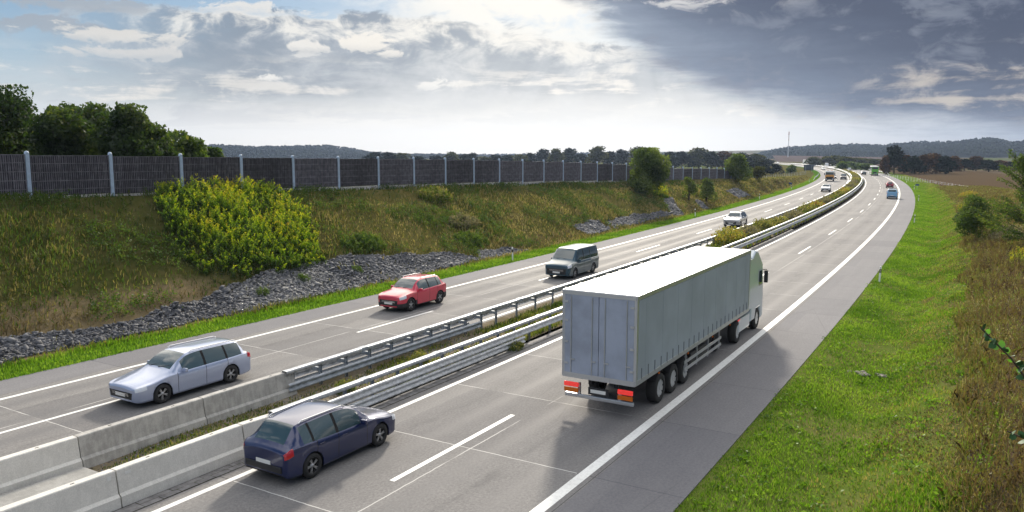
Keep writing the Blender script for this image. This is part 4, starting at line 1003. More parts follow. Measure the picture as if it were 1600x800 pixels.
# lower understorey closing the gaps behind the fence
for i, px in enumerate((-20, 50, 110, 175, 245)):
    Y = 66; x = gx(px, Y, 200); s_, o_ = SO(x, Y); z0 = float(zl(s_, o_)); 
    tree('undergrowth_bush', ['dark bush filling the gap under the trees at the far left edge', 'dark bush under the trees behind the first fence post', 'dark bush under the trees between the first two fence posts', 'dark bush under the trees behind the second fence post', 'dark bush under the lighter trees behind the third fence post'][i], x, Y, z0, 8.0 - 1.1 * (i == 4) - .2 * i, 4.6, .5, 5200, .24, 'tree', rt, 'bushes under the trees behind the fence', cat='bush', lobes=10, trunk_r=.1, dense=.9)
def slope_tree(label, px, py, s, o, h, rx, pal, n, leaf, zbot=.1, **kw):
    p = P(s, o, zl(s, o)); return tree('round_shrub' if rx > 2 else 'young_tree', label, p[0], p[1], p[2], h, rx, zbot, n, leaf, pal, rt, 'shrubs on the left slope', 'shrub', **kw)
slope_tree('big round green shrub on the left slope in front of the fence', 1020, 304, 106.5, -39.3, 6.3, 3.35, 'willow', 15000, .17, lobes=16, dense=.95)
slope_tree('round willow-like shrub at the far end of the fence', 1153, 283, 163, -38.4, 5.2, 3.3, 'willow', 6500, .20, lobes=13, dense=.95)
slope_tree('leafy young tree low on the slope, right of the stone chute', 1112, 318, 124.5, -35.2, 3.9, 1.75, 'willow', 3200, .14, lobes=9, dense=.9)
slope_tree('thin young tree on the slope between the big shrub and the leafy one', 1088, 316, 118.5, -36.4, 3.6, 1.35, 'willow', 1500, .14, lobes=8, dense=.8)
slope_tree('low brownish bush right of the willow-like shrub', 1186, 281, 182, -37.2, 2.8, 2.2, 'olive', 2200, .18, lobes=7)
# right-hand bank: dark shrub, tree at the picture edge, weeds
p = P(76.5, 0.2, 0); tree('dense_bush', 'dense dark green bush standing on the right-hand bank', p[0], p[1], float(zr(76.5, .2)) + .05, 3.7, 1.95, .1, 9000, .085, 'treelight', rt, 'bushes on the right-hand bank', 'bush', lobes=11, trunk_r=.08, dense=.95, axis=np.array([0, 0, .7]))
p = P(96, -0.4, 0); tree('dense_bush', 'small dark shrub beyond the dense bush on the right-hand bank', p[0], p[1], float(zr(96, -.4)) - .1, 1.7, 1.1, .1, 1600, .09, 'tree', rt, 'bushes on the right-hand bank', 'bush', lobes=6, trunk_r=.05)
def edge_tree():
    x, y = gx(1610, 55, 300), 55; s_, o_ = SO(x, y); z0 = float(zr(s_, o_))
    root = empty('feathery_tree', (x, y, z0), 0, 'feathery green tree leaning in from the right edge above the bank', 'tree')
    r = np.random.RandomState(77); C = []; tb = MB(); tb.tube((0, 0, -.4), (.1, 0, 6.0), .13, .04, 8)
    for i in range(90):
        z = r.uniform(.3, 6.6); a = r.uniform(0, 6.28); L = r.uniform(1.5, 4.0) * (1.15 - .12 * z); p0 = Vector((0, 0, z * .8)); p1 = Vector((L * math.cos(a), L * math.sin(a), z + L * r.uniform(.1, .55)))
        tb.tube(p0, p1, .025, .006, 4, cap=False); m_ = 200; t = r.uniform(.2, 1.03, m_)[:, None]
        c = np.array(p0) + (np.array(p1) - np.array(p0)) * t; c[:, 2] -= .18 * t[:, 0] ** 2; C.append(c + r.normal(0, .13, (m_, 3)) * (1.15 - t * .6))
    C = np.concatenate(C); V, F = leaf_quads(C, .07 * r.uniform(.6, 1.3, len(C)), r, aspect=.5)
    np_mesh('crown', V, F, M['treelight'], root, var=np.repeat(np.clip(.5 + r.normal(0, .2, len(C)) + .15 * np.sin(C[:, 0] * 2), 0, 1), 4)); tb.build('trunk', M['bark'], root)
edge_tree()
r3 = np.random.RandomState(61)
bush_plumes('yellow_weed', 'yellow-flowering weed clump under the feathery tree at the right edge', 'weeds', 58, 2.6, zr, 1.6, .8, 1.0, 90, 20, .05, 'golden', r3, spread=.08, vb=(.3, .6))
for s, o, lb in ((74, 1.2, 'pale dry weed clump in front of the dense bush'), (98, 0.2, 'yellowish weed clump on the bank beyond the dense bush'), (122, -.4, 'tawny weed clump on the far end of the right-hand bank'), (150, .6, 'rusty weed clump beside the end of the wire fence')):
    bush_plumes('weed_clump', lb, 'weeds', s, o + 1.2, zr, 4.5, 1.3, .9, 200, 16, .06 + .0005 * s, 'rusty' if s > 100 else 'greyweed', r3, 'weed clumps on the right-hand bank', spread=.12)
def near_branch(label, ox, oy, oz, pts, nleaf, seed):
    """a leafy twig of a shrub rooted just outside the picture on the right"""
    r = np.random.RandomState(seed); s_, o_ = SO(ox, oy); z0 = float(zr(s_, o_)); root = empty('leafy_branch', (ox, oy, z0), 0, label, 'branch')
    org = Vector((ox, oy, z0)); tb = MB(); path = [Vector((0, 0, -.2))] + [Vector(p) - org for p in pts]
    for i, (a, b) in enumerate(zip(path[:-1], path[1:])): tb.tube(a, b, .014 - .010 * i / len(path), .014 - .010 * (i + 1) / len(path), 6)
    tb.build('stem', M['bark'], root); lv = MB(); A = path[-3:]
    for i in range(nleaf):
        t = i / nleaf * 1.98; k = min(int(t), 1); base = A[k].lerp(A[k + 1], t - k); d = (A[k + 1] - A[k]).normalized()
        side = Vector(r.normal(size=3)); side = (side - d * side.dot(d)).normalized(); side.z -= .25
        u = (side + d * .5).normalized(); w = u.cross(Vector(r.normal(size=3))).normalized(); n_ = u.cross(w); L = r.uniform(.045, .072)
        prof = [(0, .05), (.2, .32), (.45, .42), (.7, .34), (.9, .14), (1, 0)]
        vs = []; 
        for (a, b) in prof: vs += [base + u * (a * L) + w * (b * L) + n_ * (b * L * .25), base + u * (a * L) - w * (b * L) + n_ * (b * L * .25)]
        lv.poly(vs, [[2 * j, 2 * j + 1, 2 * j + 3, 2 * j + 2] for j in range(5)], r.choice([0, 0, 0, 1]), True)
    lv.build('leaves', [M['twig_leaf'], M['twig_leaf_light']], root)
M['twig_leaf'] = mat('twig_leaf', (.032, .095, .028), .6, spec=.25); M['twig_leaf_light'] = leaf_mat('twig_leaf_light', [(0, (.10, .26, .03)), (1, (.12, .28, .03))], trans=.5)
def cam_pt(px, py, Y):
    th_ = math.atan((400 - 240.77) / 1225.46); b = (400 - py) / 1225.46; dy = math.cos(th_) + b * math.sin(th_); dz = -math.sin(th_) + b * math.cos(th_); k = Y / dy
    return ((px - 800) / 1225.46 * k, Y, CAM_H + dz * k)
near_branch('dark glossy leafy twig reaching in from the right edge above the brown weeds', 5.6, 6.7, 0, [cam_pt(1720, 760, 6.4), cam_pt(1625, 622, 6.2), cam_pt(1580, 560, 6.1), cam_pt(1533, 513, 6.0)], 34, 5)
near_branch('short leafy twig tip at the lower right edge of the picture', 6.3, 6.9, 0, [cam_pt(1760, 800, 6.5), cam_pt(1660, 712, 6.3), cam_pt(1612, 690, 6.2), cam_pt(1574, 674, 6.1)], 16, 8)

# ------------------------------------------------------------------ distant trees: a few models, each copy a tree of its own
def model_tree(pal, seed, n=1300, lobes=14, leaf=.55, h=10., rx=4.2, zb=.3, dense=.95):
    r = np.random.RandomState(seed); (V, F, v), tb = tree_mesh(h, rx, zb, n, leaf, pal, r, lobes=lobes, trunk_r=.25, dense=dense)
    a = np_mesh('crown', V, F, M[pal], var=v); b = tb.build('trunk', M['bark']); me = (a.data, b.data)
    bpy.data.objects.remove(a); bpy.data.objects.remove(b); return me
models = {p: [model_tree(p, 100 + 7 * i + len(p)) for i in range(3)] for p in ('far', 'olive', 'brown', 'treelight')}
def far_tree(label, x, y, z, h, w, pal, k, group, name='field_tree'):
    root = empty(name, (x, y, z), (k * 2.4) % 6.28, label, 'tree', group); root.scale = (w / 8.4, w / 8.4, h / 10.)
    c, t = models[pal][k % 3]; link('crown', c, root); link('trunk', t, root); return root
def row(pts, Y, zb, pal, group, desc, wscale=1.0, zf=None):
    """pts: (bearing, top) seen from the bridge; each entry one tree at its real distance"""
    n = len(pts)
    for i, (px, py, w) in enumerate(pts):
        y = Y + ((i * 37) % 11 - 5) * Y * .008; h = CAM_H + (240.77 - py) * y / 1225 - zb
        lb = desc + ', ' + ('leftmost of the row' if i == 0 else 'rightmost of the row' if i == n - 1 else ordinal(i + 1) + ' from the left')
        p_ = pal if isinstance(pal, str) else pal[i % len(pal)]
        far_tree(lb, gx(px, y), y, zb, h, w * y / 1225 * wscale * 1.55, p_, i, group)
ORD = ['first', 'second'] + ordn
def ordinal(n): return ORD[n - 1] if n <= len(ORD) else 'tree number %d' % n
row([(x_, t_, w_) for x_, t_, w_ in ((585, 237, 26), (607, 238, 24), (628, 239, 24), (655, 243, 26), (682, 243, 24), (706, 237, 20), (728, 240, 20), (738, 239, 18), (757, 244, 22), (775, 241, 22), (793, 242, 22), (812, 241, 22), (828, 238, 18), (848, 233, 22), (868, 232, 20), (888, 231, 24), (908, 240, 22), (933, 228, 24), (952, 236, 22), (972, 234, 22), (996, 229, 22), (1012, 236, 20))], 520, -.4, ['far', 'far', 'olive'], 'field trees beyond the fence', 'hazy dark tree beyond the noise fence')
row([(1046, 236, 22), (1066, 237, 26), (1092, 231, 30), (1112, 236, 24), (1130, 236, 26), (1147, 240, 24), (1161, 238, 22), (1180, 240, 24), (1197, 248, 20)], 470, -.4, ['far', 'far', 'olive', 'far', 'brown'], 'trees beyond the ploughed field', 'dark tree beyond the brown field left of the bend')
row([(1186, 252, 34), (1214, 256, 16), (1238, 257, 15)], 330, -.3, ['far', 'far', 'treelight'], 'small trees in the meadow', 'small tree in the meadow left of the bend')
row([(1272, 245, 20), (1290, 244, 22), (1306, 243, 24), (1322, 245, 22), (1338, 246, 20), (1352, 247, 20), (1366, 248, 18)], 560, -.3, 'olive', 'olive trees behind the bend', 'olive-green tree behind the far bend')
row([(1318, 252, 16), (1330, 252, 18), (1342, 254, 16), (1355, 255, 18)], 420, -.3, 'treelight', 'light bushes behind the bend', 'light yellow-green bush behind the far guardrail')
row([(1384, 243, 12), (1398, 228, 26), (1416, 242, 20), (1430, 243, 22), (1446, 241, 24), (1462, 239, 24), (1478, 243, 22)], 335, -.3, ['brown', 'far', 'brown', 'far', 'brown', 'brown', 'far'], 'brown trees right of the bend', 'brownish tree at the edge of the field right of the bend')
row([(1492, 244, 18), (1508, 248, 22), (1526, 244, 24), (1546, 249, 22), (1562, 250, 20), (1580, 252, 18), (1600, 251, 20), (1625, 250, 22)], 400, -.3, ['brown', 'far', 'brown', 'far'], 'trees across the right-hand field', 'reddish brown tree across the right-hand field')

# ------------------------------------------------------------------ woods on the far ridges: one mass each
def wood(name, label, prof, Y0, depth, rows, zf, hmean, w, seed, pal='far', nq=110):
    r = np.random.RandomState(seed); xs = [p[0] for p in prof]; C = []; S = []; v = []
    for k in range(rows):
        t = k / max(1, rows - 1); y = Y0 + depth * t; px = xs[0]
        while px < xs[-1]:
            top = np.interp(px, xs, [p[1] for p in prof]); yy = y + r.uniform(-20, 20); zt = CAM_H + (240.77 - top) * (Y0 + depth) / 1225
            zt = zt * (.40 + .60 * t) + r.uniform(-1.8, 1.0); rr = w * r.uniform(.7, 1.25); hh = hmean * r.uniform(.85, 1.15)
            x = gx(px, yy); d = unit(r.normal(size=(nq, 3))); c = d * np.array([rr, rr, hh * .42]) * r.uniform(.75, 1.05, (nq, 1)) + [x, yy, zt - hh * .42]
            C.append(c); v.append(np.full(nq, r.rand()) * .7 + r.rand(nq) * .3); S.append(r.uniform(.9, 1.8, nq) * w / 4.2); px += rr * 1.25 * 1225 / yy
    C = np.concatenate(C); V, F = leaf_quads(C, np.concatenate(S), r, aspect=.85); ob = np_mesh(name, V, F, M[pal], var=np.repeat(np.concatenate(v), 4)); tag(ob, label, 'wood', kind='stuff')
def under(name, prof, Y0, depth, drop):
    xs = [p[0] for p in prof]; V = []
    for t in (0, .5, 1.0):
        for px, py in prof: 
            y = Y0 + depth * t; zt = CAM_H + (240.77 - py) * (Y0 + depth) / 1225; V.append((gx(px, y), y, max(zt * (.40 + .6 * t) - drop, -1)))
    n = len(prof); F = [[i, i + 1, n + i + 1, n + i] for i in range(n - 1)] + [[n + i, n + i + 1, 2 * n + i + 1, 2 * n + i] for i in range(n - 1)]
    V0 = [(v[0], v[1] - 15, -2) for v in V[:n]]; F += [[i, i + 1, 3 * n + i + 1, 3 * n + i] for i in range(n - 1)]
    o = np_mesh(name, np.array(V + V0), np.array(F), M['wood_floor']); o['kind'] = 'structure'
M['wood_floor'] = mat('wood_floor', (.016, .022, .012), .95, noise=.3, nscale=.05, spec=0)
ridge = [(1180, 240), (1190, 237), (1215, 232), (1240, 228), (1270, 227), (1300, 225), (1340, 225), (1380, 226), (1410, 223), (1440, 221), (1480, 221), (1520, 217), (1545, 215), (1560, 217), (1580, 222), (1605, 218), (1700, 216), (1900, 218)]
under('wooded_hill', ridge, 1290, 330, 6); wood('ridge_wood', 'dark mixed wood covering the ridge on the right', ridge, 1290, 330, 9, None, 18, 6.5, 5)
lhill = [(200, 229), (300, 227), (350, 226), (400, 229), (425, 228), (470, 227), (510, 226), (540, 230), (560, 233), (580, 237), (640, 240), (720, 241)]
under('wooded_hill', lhill, 1500, 260, 6); wood('hill_wood', 'hazy blue-green wood on the low hill beyond the fence', lhill, 1500, 260, 6, None, 18, 7.5, 6)
fring = [(560, 240), (700, 241), (800, 241), (900, 239.5), (1000, 239), (1100, 240), (1200, 240)]
under('wooded_hill', fring, 1900, 120, 9); wood('horizon_wood', 'thin pale line of woodland along the horizon', fring, 1900, 120, 2, None, 16, 10, 7)

# ------------------------------------------------------------------ vehicles
def pchip(x, y, xq):
    x = np.asarray(x, float); y = np.asarray(y, float); h = np.diff(x); d = np.diff(y) / h; m = np.zeros(len(x))
    for i in range(1, len(x) - 1):
        if d[i - 1] * d[i] > 0:
            w1, w2 = 2 * h[i] + h[i - 1], h[i] + 2 * h[i - 1]; m[i] = (w1 + w2) / (w1 / d[i - 1] + w2 / d[i])
    m[0], m[-1] = d[0], d[-1]; xq = np.clip(xq, x[0], x[-1]); i = np.clip(np.searchsorted(x, xq, 'right') - 1, 0, len(x) - 2); t = (xq - x[i]) / h[i]
    return (2 * t**3 - 3 * t**2 + 1) * y[i] + (t**3 - 2 * t**2 + t) * h[i] * m[i] + (-2 * t**3 + 3 * t**2) * y[i + 1] + (t**3 - t**2) * h[i] * m[i + 1]
NR = 14
class Body:
    """car body lofted over stations along its length; panels, glass and lamps are cut from the same surface"""
    def __init__(s, spec, wheels, ra, edges=()):
        sp = np.array(spec, float); L = sp[-1, 0]; s.L = L
        fs = set(np.round(np.linspace(0, L, 40), 3)) | {0, .015, .04, .08, .13, .2, .3, L - .015, L - .04, L - .08, L - .13, L - .2, L - .3}
        must = []
        for c in wheels: must += [c - ra * math.cos(a) for a in np.linspace(0, math.pi, 13)] + [c - ra - .004, c + ra + .004]
        for e in edges: must += [e - .009, e + .009]
        must = np.array(sorted(set(np.round([m for m in must if 0 < m < L], 4))))
        f = [v for v in fs if len(must) == 0 or np.min(np.abs(must - v)) > .02]; f = np.array(sorted(list(f) + list(must))); s.f = f
        q = [pchip(sp[:, 0], sp[:, k], f) for k in range(1, 7)]; zb, wb, zs, ws, zt, wt = q
        zt = np.maximum(zt, zs + .012); s.zt = zt; s.zs = zs
        ring = np.zeros((len(f), NR, 2)); h = zs - zb
        arch = np.full(len(f), -1.0)
        for c in wheels: arch = np.where(np.abs(f - c) < ra, np.sqrt(np.maximum(ra**2 - (f - c)**2, 0)) + s_wheel_r(ra), arch)
        gh = np.clip((zt - zs) / .30, 0, 1)
        e10 = np.maximum(zt - .055 * (0.35 + .65 * gh), zs + .004)
        R = ring
        R[:, 0] = np.stack([0 * f, zb], 1); R[:, 1] = np.stack([wb * .7, zb], 1); R[:, 2] = np.stack([wb - .03, zb], 1)
        R[:, 3] = np.stack([wb + .008, zb + .06], 1); R[:, 4] = np.stack([wb * .5 + ws * .5 + .004, zb + .40 * h], 1)
        R[:, 5] = np.stack([ws + .020, zb + .76 * h], 1); R[:, 6] = np.stack([ws + .000, zs - .030], 1); R[:, 7] = np.stack([ws - .028, zs], 1)
        for i, t in ((8, .35), (9, .70)):
            R[:, i] = np.stack([(ws - .028) * (1 - t) + wt * t + .018 * gh, zs * (1 - t) + e10 * t], 1)
        R[:, 10] = np.stack([wt, e10], 1); R[:, 11] = np.stack([wt - .075, zt - .006], 1); R[:, 12] = np.stack([wt * .5, zt + .012], 1); R[:, 13] = np.stack([0 * f, zt + .018], 1)
        for i in range(0, 7): R[:, i, 1] = np.maximum(R[:, i, 1], arch + .006 * max(0, i - 2))
        s.R = R; n = len(f)
        s.V = {}
        s.P = {sd: np.stack([sd * R[..., 0], np.repeat((L / 2 - f)[:, None], NR, 1), R[..., 1]], -1) for sd in (1, -1)}
        s.used = {sd: np.zeros((n - 1, NR - 1), bool) for sd in (1, -1)}
        s.dark = {sd: np.zeros((n - 1, NR - 1), bool) for sd in (1, -1)}
        s.caps = {}
    def rng(s, a, b): return [j for j in range(len(s.f) - 1) if s.f[j] >= a - 1e-6 and s.f[j + 1] <= b + 1e-6]
    def normal(s, sd):
        P_ = s.P[sd]; a = np.gradient(P_, axis=0); b = np.gradient(P_, axis=1); n = unit(np.cross(a, b)); c = P_ - np.array([0, 0, .75]); n = n * np.sign((n * c).sum(-1, keepdims=True) + 1e-9); return n
    def faces(s, sd, js, is_): return [(j, i) for j in js for i in is_]
    def emit(s, mb, sd, cells, off=0.0, mi=0):
        P_ = s.P[sd] + (s.normal(sd) * off if off else 0); idx = {}; vs = []; fs = []
        for (j, i) in cells:
            q = []
            for (a, b) in ((j, i), (j, i + 1), (j + 1, i + 1), (j + 1, i)):
                if (a, b) not in idx: idx[(a, b)] = len(vs); vs.append(P_[a, b])
                q.append(idx[(a, b)])
            fs.append(q)
        mb.poly(vs, fs, mi, True)
    def cut(s, sd, a, b, i0, i1, cond=None):
        cells = [(j, i) for j in s.rng(a, b) for i in range(i0, i1) if not s.used[sd][j, i] and (cond is None or cond(j, i))]
        for j, i in cells: s.used[sd][j, i] = True
        return cells
    def part(s, name, cells_by_side, m, parent, off=0.0):
        mb = MB()
        for sd, cells in cells_by_side:
            if cells: s.emit(mb, sd, cells, off)
        return mb.build(name, m, parent) if mb.f else None
    def seam(s, sd, e, i0, i1):
        for j in range(len(s.f) - 1):
            if abs(s.f[j] - (e - .009)) < 2e-3 and abs(s.f[j + 1] - (e + .009)) < 2e-3: s.dark[sd][j, i0:i1] = True
    def body(s, name, m, parent, clad=None, cap_mats=None):
        mb = MB(); n = len(s.f)
        for sd in (1, -1):
            P_ = s.P[sd]; vs = P_.reshape(-1, 3); fs = []; md = []
            for j in range(n - 1):
                for i in range(NR - 1):
                    if s.used[sd][j, i]: continue
                    fs.append(([j * NR + i, j * NR + i + 1, (j + 1) * NR + i + 1, (j + 1) * NR + i]))
                    md.append(1 if (i < 2 or s.dark[sd][j, i]) else (2 if (clad and i < clad) else 0))
            b = len(mb.v); mb.v += [tuple(p) for p in vs]
            for f_, k in zip(fs, md): mb.f.append([b + q for q in f_]); mb.m.append(k); mb.sm.append(True)
        for j, key in ((0, 'front'), (n - 1, 'rear')):
            for i in range(NR - 1):
                q = [s.P[1][j, i], s.P[1][j, i + 1], s.P[-1][j, i + 1], s.P[-1][j, i]]
                mb.poly(q, [[0, 1, 2, 3]], (cap_mats or {}).get((key, i), 0), False)
        me = bpy.data.meshes.new(name); me.from_pydata(mb.v, [], mb.f)
        for m_ in (m, M['underbody'], M['black_plastic'], M['glass']): me.materials.append(m_)
        me.polygons.foreach_set('material_index', mb.m); me.polygons.foreach_set('use_smooth', mb.sm)
        bm = bmesh.new(); bm.from_mesh(me); bmesh.ops.remove_doubles(bm, verts=bm.verts, dist=.0008); bmesh.ops.recalc_face_normals(bm, faces=bm.faces)
        for e in bm.edges:
            if len(e.link_faces) == 2 and e.calc_face_angle(0) > .42: e.smooth = False
        bm.to_mesh(me); bm.free()
        return link(name, me, parent)
def s_wheel_r(ra): return ra - .055
def wheel_meshes(r, w, spokes=5, steel=False):
    t = MB(); t.lathe([(-w / 2 + .01, r * .60), (-w / 2, r * .72), (-w / 2 + .012, r * .93), (-w / 2 + .04, r), (w / 2 - .04, r), (w / 2 - .012, r * .93), (w / 2, r * .72), (w / 2 - .01, r * .60), (-w / 2 + .01, r * .60)], 32)
    d = MB(); d.lathe([(w / 2 - .012, r * .66), (w / 2 - .03, r * .62), (w / 2 - .07, r * .60), (-w / 2 + .02, r * .60)], 32, 0); d.lathe([(w / 2 - .09, r * .60), (w / 2 - .085, .001)], 32, 1)
    d.lathe([(w / 2 - .015, .001), (w / 2 - .018, r * .14), (w / 2 - .06, r * .20)], 24, 0)
    for k in range(spokes):
        a = 2 * math.pi * k / spokes
        for da in ((-.13, .13) if not steel else (0,)):
            c, sn = math.cos(a + da), math.sin(a + da); M_ = Matrix.Rotation(a + da, 3, 'X'); mid = r * .39
            d.box((w / 2 - .042, mid * c, mid * sn), (.03, r * .46, r * (.085 if not steel else .3)), 0, .006, M_)
    return t, d
_wh = {}
def wheels(root, pos, r=.325, w=.215, spokes=5, rim='alloy', steel=False):
    key = (r, w, spokes, rim)
    for (x, y) in pos:
        if key not in _wh:
            t, d = wheel_meshes(r, w, spokes, steel); a = t.build('wheel', M['rubber'], root); b = d.build('rim', [M[rim], M['underbody']], a); _wh[key] = (a.data, b.data)
        else: a = link('wheel', _wh[key][0], root); b = link('rim', _wh[key][1], a)
        a.location = (x, y, r); a.rotation_euler = (random.Random(x * y).uniform(0, 6), 0, 0 if x > 0 else math.pi)
        b.location = (0, 0, 0)
def car(name, label, s, off, rev, spec, paint, W, wheel_f, ra=.375, r=.325, windows=(), ws=None, rw=None, doors=(), clad=None, rails=None, group=None, cat='car', head=(.03, .42), tail=.26, spokes=5, rim='alloy', steel_roof=None, mirror=True, glassmat='glass', lod=False, lamp_on=False, tail_i=(5, 7), head_i=(5, 7)):
    h = heading(s) + (math.pi if rev else 0); root = empty(name, P(s, off, 0.012), h, label, cat, group)
    edges = [e for wdw in windows for e in wdw] + list(doors) + list(ws or []) + list(rw or [])
    B = Body(spec, wheel_f, ra, edges); L = B.L; G_m = M[glassmat]
    head_cells = {sd: [(j, i) for j in B.rng(*head) for i in range(*head_i)] for sd in (1, -1)}
    tail_cells = {sd: [(j, i) for j in B.rng(L - tail, L - .012) for i in range(*tail_i)] for sd in (1, -1)}
    for (a, b) in windows:
        cells = [(sd, B.cut(sd, a + .0, b - .0, 7, 10, lambda j, i: B.zt[j] - B.zs[j] > .10)) for sd in (1, -1)]
        if lod: B.part('side_window', cells, G_m, root)
        else:
            for c in cells: B.part('side_window', [c], G_m, root)
    if ws: B.part('windscreen', [(sd, B.cut(sd, ws[0], ws[1], 11, 13) + []) for sd in (1, -1)], G_m, root)
    if rw: B.part('rear_window', [(sd, B.cut(sd, rw[0], rw[1], 11, 13)) for sd in (1, -1)], G_m, root)
    for sd in (1, -1):
        if not lod:
            for d0, d1 in zip(doors[:-1], doors[1:]):
                cells = [(j, i) for j in B.rng(d0 + .009, d1 - .009) for i in range(3, 7) if not B.used[sd][j, i]]
                for j, i in cells: B.used[sd][j, i] = True
                dd = B.part('door', [(sd, cells)], paint, root)
                if dd:
                    q = MB(); jj = min(range(len(B.f)), key=lambda j: abs(B.f[j] - (d1 - .17))); pt = B.P[sd][jj, 6]; q.box((pt[0] + sd * .012, pt[1], pt[2] - .085), (.03, .19, .028), 0, .008); q.build('handle', paint, dd)
        for d0 in doors: B.seam(sd, d0, 3, 7)
        for wa, wb_ in zip(windows[:-1], windows[1:]):
            for j in B.rng(wa[1] - .012, wb_[0] + .012): B.dark[sd][j, 7:10] = True
    roof = None
    if steel_roof: roof = [(sd, B.cut(sd, steel_roof[0], steel_roof[1], 11, 13)) for sd in (1, -1)]
    cm = {('front', 3): 2, ('front', 4): 2}
    B.body('body', paint, root, clad, cm)
    if roof: B.part('roof_panel', roof, M['glass'], root)
    for sd in (1, -1):
        B.part('headlight', [(sd, head_cells[sd])], M['lamp_glass'], root, .006)
        B.part('tail_light', [(sd, tail_cells[sd])], M['red_lamp'], root, .006)
    R0 = B.R[0]; 
    q = MB(); zc = (R0[4, 1] + R0[5, 1]) / 2; q.box((0, L / 2 + .012, zc), (R0[5, 0] * 1.5, .02, .13), 0, .006)
    for k in (-.035, 0, .035): q.box((0, L / 2 + .024, zc + k), (R0[5, 0] * 1.44, .012, .012), 1)
    q.build('grille', [M['black_plastic'], M['chrome']], root)
    for yy, zz in ((L / 2 + .022, R0[3, 1] + .13), (-L / 2 - .012, B.R[-1][4, 1] + .05)):
        q = MB(); q.box((0, yy, zz), (.52, .014, .11), 0, .004); q.build('number_plate', M['plate'], root)
    q = MB(); q.box((0, -L / 2 - .015, B.R[-1][3, 1] + .07), (W * .72, .05, .16), 0, .02); q.build('rear_bumper_insert', M['black_plastic'], root)
    if mirror and windows:
        for sd in (1, -1):
            y = L / 2 - windows[0][0] - .02; z = np.interp(windows[0][0], B.f, B.zs) + .06; x = np.interp(windows[0][0], B.f, B.R[:, 7, 0])
            q = MB(); q.box((sd * (x + .12), y, z), (.20, .10, .14), 0, .035); q.box((sd * (x + .02), y, z - .05), (.08, .05, .05), 0, .01); q.build('mirror', paint, root)
    if rails:
        for sd in (1, -1):
            q = MB(); xs = [np.interp(f, B.f, B.R[:, 10, 0]) - .04 for f in rails]; zs_ = [np.interp(f, B.f, B.zt) + .035 for f in rails]
            q.tube((sd * xs[0], L / 2 - rails[0], zs_[0] - .03), (sd * xs[0], L / 2 - rails[0] - .1, zs_[0] + .02), .018); q.tube((sd * xs[0], L / 2 - rails[0] - .1, zs_[0] + .02), (sd * xs[1], L / 2 - rails[1] + .1, zs_[1] + .02), .018); q.tube((sd * xs[1], L / 2 - rails[1] + .1, zs_[1] + .02), (sd * xs[1], L / 2 - rails[1], zs_[1] - .03), .018)
            q.build('roof_rail', M['chrome'], root)
    tr = W / 2 - .125
    wheels(root, [(sd * tr, L / 2 - f) for f in wheel_f for sd in (1, -1)], r, .215, spokes, rim)
    if not lod:
        q = MB(); f = ws[0] - .02; z = np.interp(f, B.f, B.zt) + .03
        for x0 in (-.05, .45): q.tube((x0, L / 2 - f, z), (x0 - .48, L / 2 - f - .14, z + .07), .009, n=5)
        q.build('wiper', M['black_plastic'], root)
    return root
def hatch_spec(L, W, H, cowl=1.18, top=1.95, belt=.90, hood=.74, roof_end=.72, tail_z=.98, rake=.18, cl=.19):
    w = W / 2
    return [(0, cl + .05, w * .62, hood * .86, w * .66, hood * .88, w * .52), (.05, cl + .02, w * .78, hood * .93, w * .80, hood * .955, w * .62), (.22, cl, w * .92, hood * .985, w * .93, hood * 1.02, w * .72), (.6, cl, w * .965, hood * 1.06, w * .965, hood * 1.12, w * .76),
            (cowl, cl, w * .97, belt * .985, w * .97, belt + .075, w * .78), ((cowl + top) / 2, cl, w * .97, belt, w * .975, (belt + .075) * .44 + H * .56, w * .75), (top, cl, w * .97, belt + .01, w * .98, H - .045, w * .69), (top + .45, cl, w * .97, belt + .02, w * .985, H, w * .675),
            (L - roof_end - .4, cl, w * .97, belt + .045, w * .98, H - .02, w * .66), (L - roof_end + .12, cl, w * .965, belt + .065, w * .965, H - .065, w * .64), (L - rake - .05, cl + .02, w * .94, belt + .07, w * .93, tail_z + .08, w * .67), (L - .10, cl + .03, w * .90, belt + .02, w * .90, tail_z - .02, w * .68), (L - .03, cl + .07, w * .84, belt - .03, w * .84, tail_z - .07, w * .66), (L, cl + .12, w * .74, belt - .08, w * .76, belt - .03, w * .62)]

PA = {'navy': car_paint('navy_paint', (.004, .013, .075)), 'lilac': car_paint('silver_lilac_paint', (.34, .39, .53), .45), 'red': car_paint('red_paint', (.55, .025, .06), .15),
      'slate': car_paint('slate_blue_paint', (.018, .060, .090)), 'silver': car_paint('silver_paint', (.50, .50, .52), .6), 'white': car_paint('white_paint', (.78, .78, .77), 0), 'sky': car_paint('sky_blue_paint', (.20, .42, .66), .1), 'black': car_paint('black_paint', (.012, .012, .015))}
# dark blue hatchback driving away on the near lane, left
car('hatchback', 'dark blue hatchback passing the concrete barriers in the foreground', 15.1, -15.25, False, hatch_spec(4.30, 1.80, 1.47), PA['navy'], 1.80, (.86, 3.46), windows=[(1.62, 2.50), (2.58, 3.36), (3.42, 3.72)], ws=(1.26, 1.93), rw=(3.70, 4.12), doors=(1.42, 2.54, 3.30), rails=(2.0, 3.6))
